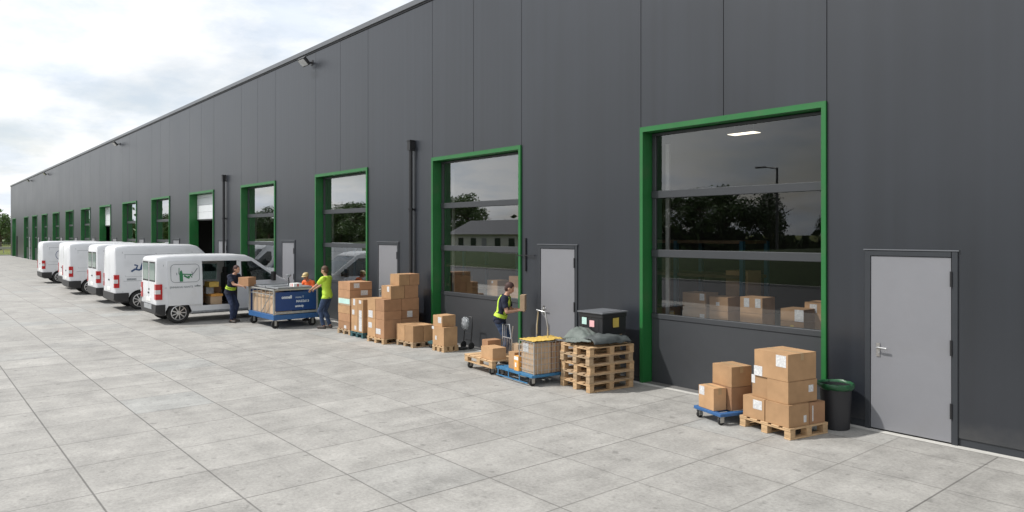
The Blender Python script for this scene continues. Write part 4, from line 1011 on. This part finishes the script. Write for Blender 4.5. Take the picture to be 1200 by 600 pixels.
def person(label, loc, rz, hgt, lean, hands, stance, look, top, legs, hair, sleeves, bands=(), vest=None, hat=None, crouch=0., twist=0.):
    """faces local +y.  lean: forward lean of the trunk in degrees; hands: (left, right) wrist targets; stance: foot positions; look: head pitch"""
    o = thing('person', label, 'person', loc, rz); k = hgt / 1.75
    Rl = Matrix.Rotation(R(-lean), 3, 'X') @ Matrix.Rotation(R(twist), 3, 'Z')
    pel = Vector((0, -.35 * math.sin(R(lean)) * .6, .95 - crouch))
    T = lambda x, y, z: (pel + Rl @ Vector((x, y, z))) * k
    B = MB(); bones = []
    def bone(nm, a, ra, c, rc): cap(B, a, ra * k, c, rc * k); bones.append((nm, Vector(a), Vector(c), ra * k, rc * k))
    rings = [(-.13, .05, .05, 0), (-.1, .125, .085, -.01), (-.04, .16, .112, -.012), (.03, .162, .112, -.008), (.1, .148, .103, 0), (.18, .138, .098, .004), (.27, .15, .107, .004), (.36, .168, .115, 0), (.43, .172, .108, -.004), (.49, .14, .085, -.008), (.53, .08, .062, -.002), (.56, .05, .05, .006)]
    n = 22; vs = []; fs = []
    for z, rx, ry, yo in rings: vs += [T(rx * math.cos(2 * math.pi * i / n), yo + ry * math.sin(2 * math.pi * i / n), z) for i in range(n)]
    for j in range(len(rings) - 1):
        for i in range(n): fs.append((j * n + i, j * n + (i + 1) % n, (j + 1) * n + (i + 1) % n, (j + 1) * n + i))
    fs += [tuple(range(n))[::-1], tuple((len(rings) - 1) * n + i for i in range(n))]; B.add(vs, fs)
    bones.append(('torso', T(0, 0, -.02), T(0, 0, .42), .15 * k, .15 * k))
    bone('neck', T(0, .0, .5), .055, T(0, .03, .64), .052)
    fing = []
    for i_, sx in ((0, -1), (1, 1)):
        sh = T(sx * .185, 0, .465); tgt = Vector(hands[i_]) * k
        el, wr = ik(sh, tgt, .29 * k, .255 * k, (sx * .6, -.5, -.8))
        cap(B, T(sx * .09, 0, .45), .075 * k, sh, .062 * k); bones.append(('torso', T(sx * .06, 0, .45), sh.lerp(T(sx * .09, 0, .45), .3), .07 * k, .065 * k))
        bone('upperarm', sh, .06, el, .042); bone('forearm', el, .041, wr, .027)
        hip = T(sx * .085, 0, -.05); ft = Vector((stance[i_][0], stance[i_][1], .085)) * k
        kn, an = ik(hip, ft, .44 * k, .43 * k, (sx * .12, 1, .1))
        bone('thigh', hip, .088, kn, .058); bone('calf', kn, .056, an, .038); cap(B, kn.lerp(an, .1) + Vector((0, -.012, 0)) * k, .05 * k, kn.lerp(an, .4) + Vector((0, -.015, 0)) * k, .055 * k)
        to = an + Vector((sx * .03, .15, -.05)) * k; bone('foot', an + Vector((0, -.035, -.045)) * k, .038, to, .033); bones.append(('foot', an + Vector((0, 0, -.03)) * k, an + Vector((0, 0, -.01)) * k, .036 * k, .036 * k))
        d = (wr - el).normalized(); side = d.cross(Vector((0, 0, 1)))
        side = side.normalized() if side.length > .1 else Vector((1, 0, 0)); dn = side.cross(d).normalized()
        if dn.z > 0: dn = -dn
        p1 = wr + d * .085 * k; bones.append(('hand', wr + d * .03 * k, p1 + d * .07 * k, .03 * k, .03 * k))
        for q in (-.022, -.007, .008, .022): cap(B, wr + side * q * .6 * k, .017 * k, p1 + side * q * 1.2 * k, .0135 * k)
        for q, (off, ln) in enumerate(((-.031, .062), (-.0105, .078), (.0105, .073), (.031, .056))):
            b0 = p1 + side * off * k; b1 = b0 + (d * .55 * ln + dn * .25 * ln) * k; b2 = b1 + (d * .22 * ln + dn * .42 * ln) * k
            cap(B, b0, .0098 * k, b1, .0092 * k); cap(B, b1, .0092 * k, b2, .008 * k)
        inward = side if (side.x * -sx) > 0 else -side
        tb = wr + (d * .025 + inward * .03) * k; t1 = tb + (d * .035 + inward * .02 + dn * .01) * k; cap(B, tb, .0135 * k, t1, .0115 * k); cap(B, t1, .0115 * k, t1 + (d * .026 + dn * .018) * k, .009 * k)
    Rh = Rl @ Matrix.Rotation(R(lean * .55 - look), 3, 'X')
    hc = T(0, .035, .7)
    H = lambda x, y, z: hc + Rh @ (Vector((x, y, z)) * k)
    B.ell(H(0, -.005, .02), (.075 * k, .094 * k, .1 * k), 20, 14, rot=Rh); B.ell(H(0, .022, -.045), (.056 * k, .068 * k, .068 * k), 18, 12, rot=Rh)
    B.ell(H(0, .098, -.02), (.013 * k, .02 * k, .024 * k), 10, 8, rot=Rh); B.ell(H(0, .085, -.07), (.024 * k, .012 * k, .01 * k), 10, 8, rot=Rh)
    for sx in (-1, 1): B.ell(H(sx * .077, -.002, -.01), (.012 * k, .022 * k, .032 * k), 10, 8, rot=Rh)
    bones.append(('head', H(0, 0, -.06), H(0, 0, .03), .08 * k, .09 * k))
    body = remesh([B.mesh('b', False)], .008)
    link('body', body, 'skin', o, smooth=80)
    for sx in (-1, 1): MB().ell(H(sx * .03, .083, .005), (.012 * k, .008 * k, .007 * k), 8, 6, rot=Rh).build('eye', 'black', o, smooth=60)
    Ri = Rl.inverted(); L = lambda c: Ri @ (Vector(c) / k - pel)
    cache = {}
    def where(c):
        key = tuple(round(q, 5) for q in c)
        if key in cache: return cache[key]
        best = None
        for nm, a, e, ra, re in bones:
            d = e - a; t = max(0, min(1, (Vector(c) - a).dot(d) / d.length_squared)); m_ = (Vector(c) - a - d * t).length - (ra + (re - ra) * t)
            if best is None or m_ < best[0]: best = (m_, nm, t)
        cache[key] = best[1:]; return best[1:]
    def is_shirt(c):
        nm, t = where(c); lz = L(c).z
        if nm == 'torso' or (nm == 'thigh' and lz > -.13): return lz > -.09 and not (lz > .53)
        if nm == 'neck': return lz < .525
        if nm == 'upperarm': return sleeves == 'long' or t < .72
        return nm == 'forearm' and sleeves == 'long' and t < .95
    def is_leg(c):
        nm, t = where(c); lz = L(c).z
        if nm == 'torso': return lz < .02
        return nm == 'thigh' or (nm == 'calf' and t < .97) or (nm == 'foot' and Vector(c).z > .125 * k)
    garment('shirt', region(body, is_shirt, .017, .007, 1), top, o); garment('trousers', region(body, is_leg, .012, .006, 2), legs, o)
    garment('shoe', region(body, lambda c: where(c)[0] == 'foot' and Vector(c).z < .125 * k, .009), 'shoe', o, .005)
    if vest: garment('vest', region(body, lambda c: where(c)[0] == 'torso' and -.07 < L(c).z < .5 and abs(L(c).x) < .19, .027, .005, 3), vest, o)
    for bd in bands: garment('reflective_band', region(body, lambda c, bd=bd: where(c)[0] == 'torso' and bd(L(c)), .034, .004, 3), 'hivis', o, .006)
    if hat:
        b = MB(); b.ell(H(0, -.005, .06), (.1 * k, .118 * k, .085 * k), 20, 12, rot=Rh); b.ell(H(0, .03, .04), (.11 * k, .13 * k, .012 * k), 20, 8, rot=Rh); b.build('hard_hat', hat, o, smooth=60)
    else:
        b = MB(); b.ell(H(0, -.02, .04), (.084 * k, .1 * k, .094 * k), 22, 14, rot=Rh); b.ell(H(0, -.045, -.01), (.078 * k, .07 * k, .085 * k), 18, 12, rot=Rh)
        r8 = random.Random(5); b.v = [(x + r8.uniform(-.004, .004), y + r8.uniform(-.004, .004), z + r8.uniform(-.004, .004)) for x, y, z in b.v]; b.build('hair', hair, o, smooth=60)
    return o

# worker at the van, turned to the cart, holding a box (faces right along the cart)
def face(dx, dy): return math.degrees(math.atan2(-dx, dy))
w1 = (-21.68, 7.42)
person('person in navy top with lime waist bands carrying a box beside the open van', (*w1, 0), face(.85, .5), 1.7, 18, ((-.16, .5, 1.12), (.16, .5, 1.12)), ((-.12, -.02), (.13, .1)), -6,
       'navycloth', 'darkjeans', 'hairdark', 'short', [lambda c: .06 < c.z < .1, lambda c: .115 < c.z < .15])
carton(w1[0] + .85 * .56, w1[1] + .5 * .56, 1.085, .34, .36, .26, 'reddish box held by the worker in navy between van and cart', face(.85, .5), 'cardred')
w2 = (-18.55, 8.93)
person('person in yellow shirt and jeans standing with a hand on the blue cart', (*w2, 0), face(-.85, -.6), 1.7, 4, ((-.02, .5, 1.08), (.24, .52, 1.08)), ((-.1, .04), (.11, -.04)), 12,
       'hivis', 'jeans', 'hairbrown', 'short')
w3 = (-11.32, 9.28)
person('person in dark vest with lime stripes reading a box at the green door frame', (*w3, 0), face(.7, .6), 1.63, 15, ((-.13, .36, 1.15), (.13, .36, 1.15)), ((-.1, 0), (.11, .03)), 18,
       'navycloth', 'jeans', 'hairdark', 'short', [lambda c: .04 < c.z < .12, lambda c: .13 < c.z < .5 and .07 < abs(c.x) < .125], 'navycloth')
carton(w3[0] + .7 * .46, w3[1] + .6 * .46, 1.06, .27, .1, .32, 'flat tan box held up by the worker in the dark vest', face(.7, .6), 'cardpale')
w4 = (-20.55, 9.38)
person('person in orange jacket and tan hard hat bending over the far side of the cart', (*w4, 0), face(.35, -.9), 1.56, 24, ((-.22, .42, 1.18), (.22, .42, 1.18)), ((-.12, 0), (.12, .05)), 5,
       'orange', 'darkjeans', 'hairdark', 'long', hat='tan', crouch=.08)

# ------------------------------------------------------------------ inside the warehouse
def bench(x0, x1, y0, y1, z, label):
    o = thing('workbench', label, 'workbench', ((x0 + x1) / 2, (y0 + y1) / 2, 0)); hx, hy = (x1 - x0) / 2, (y1 - y0) / 2
    MB().box(-hx, hx, -hy, hy, z - .04, z).build('table_top', 'rackdark', o, bevel=.004)
    for u in (-hx + .08, hx - .08):
        for v in (-hy + .08, hy - .08): MB().box(u - .03, u + .03, v - .03, v + .03, .011, z - .041).build('leg', 'rackblue', o)
def rack(x, y, w, d, h, label, nsh=4):
    o = thing('storage_rack', label, 'rack', (x, y, .011))
    for u in (-w / 2, 0, w / 2):
        for v in (0, d): MB().box(u - .04, u + .04, v - .04, v + .04, 0, h).build('upright', 'rackblue', o)
    for i in range(nsh):
        z = .3 + (h - .35) * i / (nsh - 1); MB().box(-w / 2 - .02, w / 2 + .02, -.02, d + .02, z, z + .06).build('shelf', 'rackdark', o)
    return o
Zb = 1.0
bench(-8.6, -4.95, 10.5, 11.5, Zb, 'dark workbench just behind the nearest glazed door')
bench(-15.2, -11.0, 10.5, 11.5, Zb, 'dark workbench behind the second glazed door from the right')
def inside(px, w, h, y, n, labs, d=.4, mat='card', st=None, z=Zb + .001):
    """stand a pile of n boxes at depth y behind the glass so that it lies in direction px of the photograph's door"""
    a = (px - 600) / 846.; x = (.6446 * a - .7649) / (.765 * a + .644) * y
    for i in range(n): carton(x, y + d / 2, z + h * i, w, d, h - .002, labs[i], 0, mat, st[i] if st else [], group='boxes behind the glazed doors')
inside(813, .5, .27, 10.95, 2, ('lower of two wide boxes left of centre behind the nearest glazed door', 'upper of two wide boxes left of centre behind the nearest glazed door'), st=[[('f', .85, .4, .1, .12)], [('f', .85, .75, .1, .12)]])
inside(842, .38, .25, 10.95, 2, ('lower box of the central pile with a blank front, behind the nearest glazed door', 'upper box of the central pile with a tiny label, behind the nearest glazed door'), st=[[], [('f', .45, .5, .07, .06)]])
inside(880, .42, .27, 10.9, 2, ('lower box of the right central pile behind the nearest glazed door', 'upper box with two white labels behind the nearest glazed door'), st=[[('f', .4, .2, .05, .05)], [('f', .3, .65, .1, .15), ('f', .8, .65, .1, .15)]])
inside(928, .4, .2, 10.9, 2, ('lower box with an amber mark right of centre behind the nearest glazed door', 'upper box with a tall label right of centre behind the nearest glazed door'), st=[[('f', .5, .6, .06, .05, 'yellowpaper')], [('f', .8, .5, .15, .19)]])
inside(775, .3, .2, 11.0, 1, ('small box at the left edge behind the nearest glazed door',), st=[[('s', .3, .5, .12, .1)]])
inside(953, .3, .5, 11.25, 1, ('tall box with a barcode label at the right edge behind the nearest glazed door',), st=[[('f', .5, .8, .12, .14)]])
rack(-9.6, 12.7, 3.2, .9, 2.45, 'dark blue storage rack behind the nearest glazed door')
inside(863, .5, .68, 12.8, 1, ('tall plain box standing on the rack behind the nearest glazed door',), d=.5, z=1.19)
inside(577, .4, .24, 11.0, 2, ('lower of two square boxes behind the second glazed door', 'upper of two square boxes behind the second glazed door'), st=[[], [('f', .5, .8, .07, .06)]])
inside(533, .5, .5, 11.1, 1, ('tall box at the left edge behind the second glazed door',))
inside(603, .42, .6, 11.1, 1, ('large reddish box at the right edge behind the second glazed door',), mat='cardred')
rack(-18.5, 13.6, 5.2, .9, 2.2, 'long dark storage rack behind the second glazed door')
rack(-27.5, 13.2, 5.0, .9, 2.2, 'dark storage rack deep behind the third door from the right')

# ------------------------------------------------------------------ trees, fence, lamp, house
def crown_mesh(seed, h, r, n=6500, leaf=.36):
    q = random.Random(seed); blobs = []
    for i in range(11):
        a = q.uniform(0, 6.28); rr = r * math.sqrt(q.random()) * .72; z = h * q.uniform(.2, .82); blobs.append((rr * math.cos(a), rr * math.sin(a), z, r * q.uniform(.28, .5)))
    blobs.append((0, 0, h * .84, r * .36))
    b = MB(); vs = []; fs = []
    for i in range(n):
        x, y, z, s_ = blobs[i % len(blobs)]
        d = Vector((q.gauss(0, 1), q.gauss(0, 1), q.gauss(0, 1))).normalized() * s_ * (q.random() ** .35) * q.uniform(.8, 1.15); c = Vector((x, y, z)) + Vector((d.x, d.y, d.z * .9))
        u = Vector((q.gauss(0, 1), q.gauss(0, 1), q.gauss(0, .6))).normalized(); w = u.cross(Vector((q.gauss(0, 1), q.gauss(0, 1), q.gauss(0, 1)))).normalized(); l_ = leaf * q.uniform(.5, 1.1)
        o = len(vs); vs += [c - u * l_ * .5, c + w * l_ * .3, c + u * l_ * .5, c - w * l_ * .3]; fs.append((o, o + 1, o + 2, o + 3))
    me = bpy.data.meshes.new('crown'); me.from_pydata([tuple(v) for v in vs], [], fs); return me
def trunk_mesh(seed, h, r):
    q = random.Random(seed); b = MB(); b.tube([(0, 0, -.05), (.03, .02, h * .25), (.0, .05, h * .5), (.05, 0, h * .75)], [.22, .17, .12, .05], 9)
    for i in range(6):
        a = q.uniform(0, 6.28); z = h * q.uniform(.25, .55); e = r * q.uniform(.45, .8); b.tube([(0, 0.02, z), (e * .5 * math.cos(a), e * .5 * math.sin(a), z + h * .12), (e * math.cos(a), e * math.sin(a), z + h * .22)], [.09, .06, .025], 6)
    return b.mesh('trunk')
CR = [crown_mesh(s_, 8., 3.6) for s_ in (1, 2, 3)]; TR = [trunk_mesh(s_, 8., 3.6) for s_ in (1, 2, 3)]
for i in range(3): CR[i].materials.append(M['leafa' if i != 1 else 'leafb']); TR[i].materials.append(M['bark'])
def tree(x, y, h, label, group=None, wide=1.):
    i = rnd.randrange(3); o = thing('tree', label, 'tree', (x, y, -.03), rnd.uniform(0, 360), group); s_ = h / 8.; o.scale = (s_ * wide, s_ * wide, s_)
    for nm, me in (('crown', CR[i]), ('trunk', TR[i])): c = bpy.data.objects.new(nm, me); C.objects.link(c); c.parent = o
gl = 'trees in the far meadow past the end of the warehouse'
for (x, y, h, w, lab) in ((-148, 12.4, 6.3, 1.25, 'dense green tree nearest the far end of the warehouse'), (-163, 17, 6.4, 1.25, 'taller tree behind the far corner of the warehouse'), (-158, 6, 5.8, 1.15, 'green tree at the left edge of the picture beyond the fence')):
    tree(x, y, h, lab, gl, w)
gt = 'row of trees across the road behind the camera'
lt = 'leafy tree across the road, seen mirrored in the door glazing'
for (x, y, h, w) in ((-66, -55, 6.2, 1.3), (-59, -54, 8.2, 1.2), (-54, -56, 8.6, 1.2), (-49, -54, 8.6, 1.2), (-44.5, -56, 7.8, 1.1), (-36.5, -56, 5.6, .9), (-107, -56, 9.6, 1.1), (-101, -55, 10, 1.1), (-113, -54, 8.6, 1.2)): tree(x, y, h, lt, gt, w)
x = -120
while x > -330:
    tree(x, -50 + rnd.uniform(-6, 6), rnd.uniform(7.5, 10), lt, gt, rnd.uniform(1.1, 1.4)); x -= rnd.uniform(5.5, 8)
# distant wood as one mass
q = random.Random(4); vs = []; fs = []
for i in range(9000):
    x = q.uniform(-900, -330); c = Vector((x, -48 + q.gauss(0, 4), abs(q.gauss(0, 1)) * 3.2 + .5)); u = Vector((q.gauss(0, 1), q.gauss(0, 1), q.gauss(0, 1))).normalized(); w = u.orthogonal().normalized(); o_ = len(vs)
    vs += [c - u * .9, c + w * .8, c + u * .9, c - w * .8]; fs.append((o_, o_ + 1, o_ + 2, o_ + 3))
for i in range(7000):
    y = q.uniform(-60, 60); x = -210 + q.gauss(0, 5); c = Vector((x, y, abs(q.gauss(0, 1)) * 2.6 + .4)); u = Vector((q.gauss(0, 1), q.gauss(0, 1), q.gauss(0, 1))).normalized(); w = u.orthogonal().normalized(); o_ = len(vs)
    vs += [c - u * .6, c + w * .5, c + u * .6, c - w * .5]; fs.append((o_, o_ + 1, o_ + 2, o_ + 3))
me = bpy.data.meshes.new('far_wood'); me.from_pydata([tuple(v) for v in vs], [], fs); tag(link('far_wood', me, 'leafa'), kind='stuff')
# hedge under the trees across the road
q = random.Random(9); vs = []; fs = []
for i in range(16000):
    x = q.uniform(-300, 10); c = Vector((x, -52 + q.gauss(0, .9), abs(q.gauss(0, 1)) * (1.3 + .5 * math.sin(x * .21)) + .1)); u = Vector((q.gauss(0, 1), q.gauss(0, 1), q.gauss(0, 1))).normalized(); w = u.orthogonal().normalized(); o_ = len(vs)
    vs += [c - u * .62, c + w * .5, c + u * .62, c - w * .5]; fs.append((o_, o_ + 1, o_ + 2, o_ + 3))
me = bpy.data.meshes.new('hedge'); me.from_pydata([tuple(v) for v in vs], [], fs); tag(link('hedge', me, 'leafb'), 'long dark uneven hedge under the trees across the road', 'hedge')
# fence at the far end of the yard
fe = thing('metal_fence', 'grey mesh fence at the far left end of the yard', 'fence', (-108.6, 5, -.03))
for i in range(15): MB().box(-.03, .03, -14 + i * 2 - .03, -14 + i * 2 + .03, 0, 1.7).build('post', 'galv', fe)
b = MB()
for i in range(10): b.box(-.008, .008, -14, 14, .15 + i * .16, .162 + i * .16)
for i in range(140): b.box(-.005, .005, -14 + .2 * i, -14 + .2 * i + .01, .1, 1.65)
b.build('mesh_panel', 'galv', fe)
gr = thing('guard_rail', 'low pale guard rail in the meadow beyond the mesh fence', 'rail', (-122, 8, -.03))
b = MB().box(-.05, .05, -25, 12, .55, .9); b.build('beam', 'galv', gr)
b = MB()
for i in range(13): b.box(.05, .12, -24.5 + i * 3, -24.4 + i * 3, 0, .85)
b.build('post', 'galv', gr)
# lamp post and house across the road (they show in the glazing)
lp = thing('street_lamp', 'tall grey street lamp across the road, mirrored in the nearest glazed door', 'street lamp', (-26.2, -25.6, -.03))
MB().tube([(0, 0, 0), (0, 0, 7.2)], [.11, .07], 12).build('post', 'lampgrey', lp, smooth=40); MB().tube([(0, 0, 7.15), (-1.0, 0, 7.3)], .045, 8).build('arm', 'lampgrey', lp, smooth=40); MB().box(-1.6, -.85, -.14, .14, 7.25, 7.36).build('lamp_head', 'lampgrey', lp, bevel=.03)
ho = thing('house', 'low brick house with grey pitched roof across the road, mirrored in the glazing', 'house', (-80, -46, -.03))
b = MB().box(-8, 8, -4, 4, 0, 2.7); b.build('wall', 'concretelight', ho)
MB().prism([(-4.6, 2.62), (4.6, 2.62), (0, 4.7)], -8.5, 8.5, 'X').build('roof', 'roofgrey', ho)
for u in (-5.5, -2.5, 3, 6): MB().box(u - .6, u + .6, 4.001, 4.05, .9, 2.1).build('window', 'darkglass', ho)
MB().box(-.5, .5, 4.001, 4.06, 0, 2.1).build('door', 'leaf', ho)

# ------------------------------------------------------------------ sky, sun, camera
wd = bpy.data.worlds.new('World'); S.world = wd; wd.use_nodes = True
n = wd.node_tree.nodes; l = wd.node_tree.links; bg = n['Background']
SUN_EL, LX, LY = 50., .60, .80        # light travels towards (+x, +y), down
az = math.atan2(-LX, -LY)             # direction TOWARDS the sun measured from +y clockwise (x = sin)
sky = n.new('ShaderNodeTexSky'); sky.sky_type = 'NISHITA'; sky.sun_disc = False; sky.sun_elevation = R(SUN_EL); sky.sun_rotation = az; sky.dust_density = 2.5; sky.air_density = 1.2
tc = n.new('ShaderNodeTexCoord'); sp = n.new('ShaderNodeSeparateXYZ'); l.new(tc.outputs['Generated'], sp.inputs[0])
zz = n.new('ShaderNodeMath'); zz.operation = 'MAXIMUM'; zz.inputs[1].default_value = 0.; l.new(sp.outputs[2], zz.inputs[0])
za = n.new('ShaderNodeMath'); za.operation = 'ADD'; za.inputs[1].default_value = .22; l.new(zz.outputs[0], za.inputs[0])
cmb = n.new('ShaderNodeCombineXYZ')
for i in (0, 1):
    dv = n.new('ShaderNodeMath'); dv.operation = 'DIVIDE'; l.new(sp.outputs[i], dv.inputs[0]); l.new(za.outputs[0], dv.inputs[1]); l.new(dv.outputs[0], cmb.inputs[i])
no = n.new('ShaderNodeTexNoise'); no.inputs['Scale'].default_value = 1.15; no.inputs['Detail'].default_value = 9; no.inputs['Roughness'].default_value = .56; no.inputs['Distortion'].default_value = .25; l.new(cmb.outputs[0], no.inputs['Vector'])
n2 = n.new('ShaderNodeTexNoise'); n2.inputs['Scale'].default_value = 2.1; n2.inputs['Detail'].default_value = 8; n2.inputs['Roughness'].default_value = .6
mp = n.new('ShaderNodeMapping'); mp.inputs['Location'].default_value = (3.3, 1.7, .4); l.new(cmb.outputs[0], mp.inputs[0]); l.new(mp.outputs[0], n2.inputs['Vector'])
cov = n.new('ShaderNodeMapRange'); cov.interpolation_type = 'SMOOTHSTEP'
for k_, v_ in (('From Min', .36), ('From Max', .58), ('To Min', .55), ('To Max', 1.)): cov.inputs[k_].default_value = v_
l.new(no.outputs[0], cov.inputs[0])
cc = n.new('ShaderNodeValToRGB'); e = cc.color_ramp.elements; e[0].position = .4; e[0].color = (.77, .83, .91, 1); e[1].position = .57; e[1].color = (1, 1, 1, 1); l.new(n2.outputs[0], cc.inputs[0])
cs = n.new('ShaderNodeVectorMath'); cs.operation = 'SCALE'; cs.inputs['Scale'].default_value = 9.8; l.new(cc.outputs[0], cs.inputs[0])
mx = n.new('ShaderNodeMixRGB'); l.new(cov.outputs[0], mx.inputs['Fac']); l.new(sky.outputs[0], mx.inputs['Color1']); l.new(cs.outputs[0], mx.inputs['Color2'])
l.new(mx.outputs[0], bg.inputs['Color']); bg.inputs['Strength'].default_value = .1

sl = bpy.data.lights.new('sun', 'SUN'); sl.energy = 3.2; sl.angle = R(2.0); sl.color = (1, .97, .92)
so = bpy.data.objects.new('sun', sl); C.objects.link(so)
ce = math.cos(R(SUN_EL)); ldir = Vector((LX * ce, LY * ce, -math.sin(R(SUN_EL)))); so.rotation_euler = ldir.to_track_quat('-Z', 'Y').to_euler(); so.location = (-20, -20, 30)

cd = bpy.data.cameras.new('camera'); cam = bpy.data.objects.new('camera', cd); C.objects.link(cam)
cam.location = (0, 0, 2.6); cam.rotation_euler = (R(90), 0, math.asin(.7649)); cd.sensor_width = 36; cd.lens = 36 * 846 / 1200.; cd.shift_y = -25.5 / 1200; cd.clip_end = 4000; cd.clip_start = .05
S.camera = cam
S.view_settings.view_transform = 'Standard'; S.view_settings.look = 'None'; S.view_settings.exposure = .25; S.view_settings.gamma = 1
S.cycles.use_denoising = True; S.cycles.max_bounces = 8; S.cycles.transparent_max_bounces = 12; S.cycles.caustics_reflective = False; S.cycles.caustics_refractive = False
for me in [m_ for m_ in bpy.data.meshes if m_.users == 0]: bpy.data.meshes.remove(me)
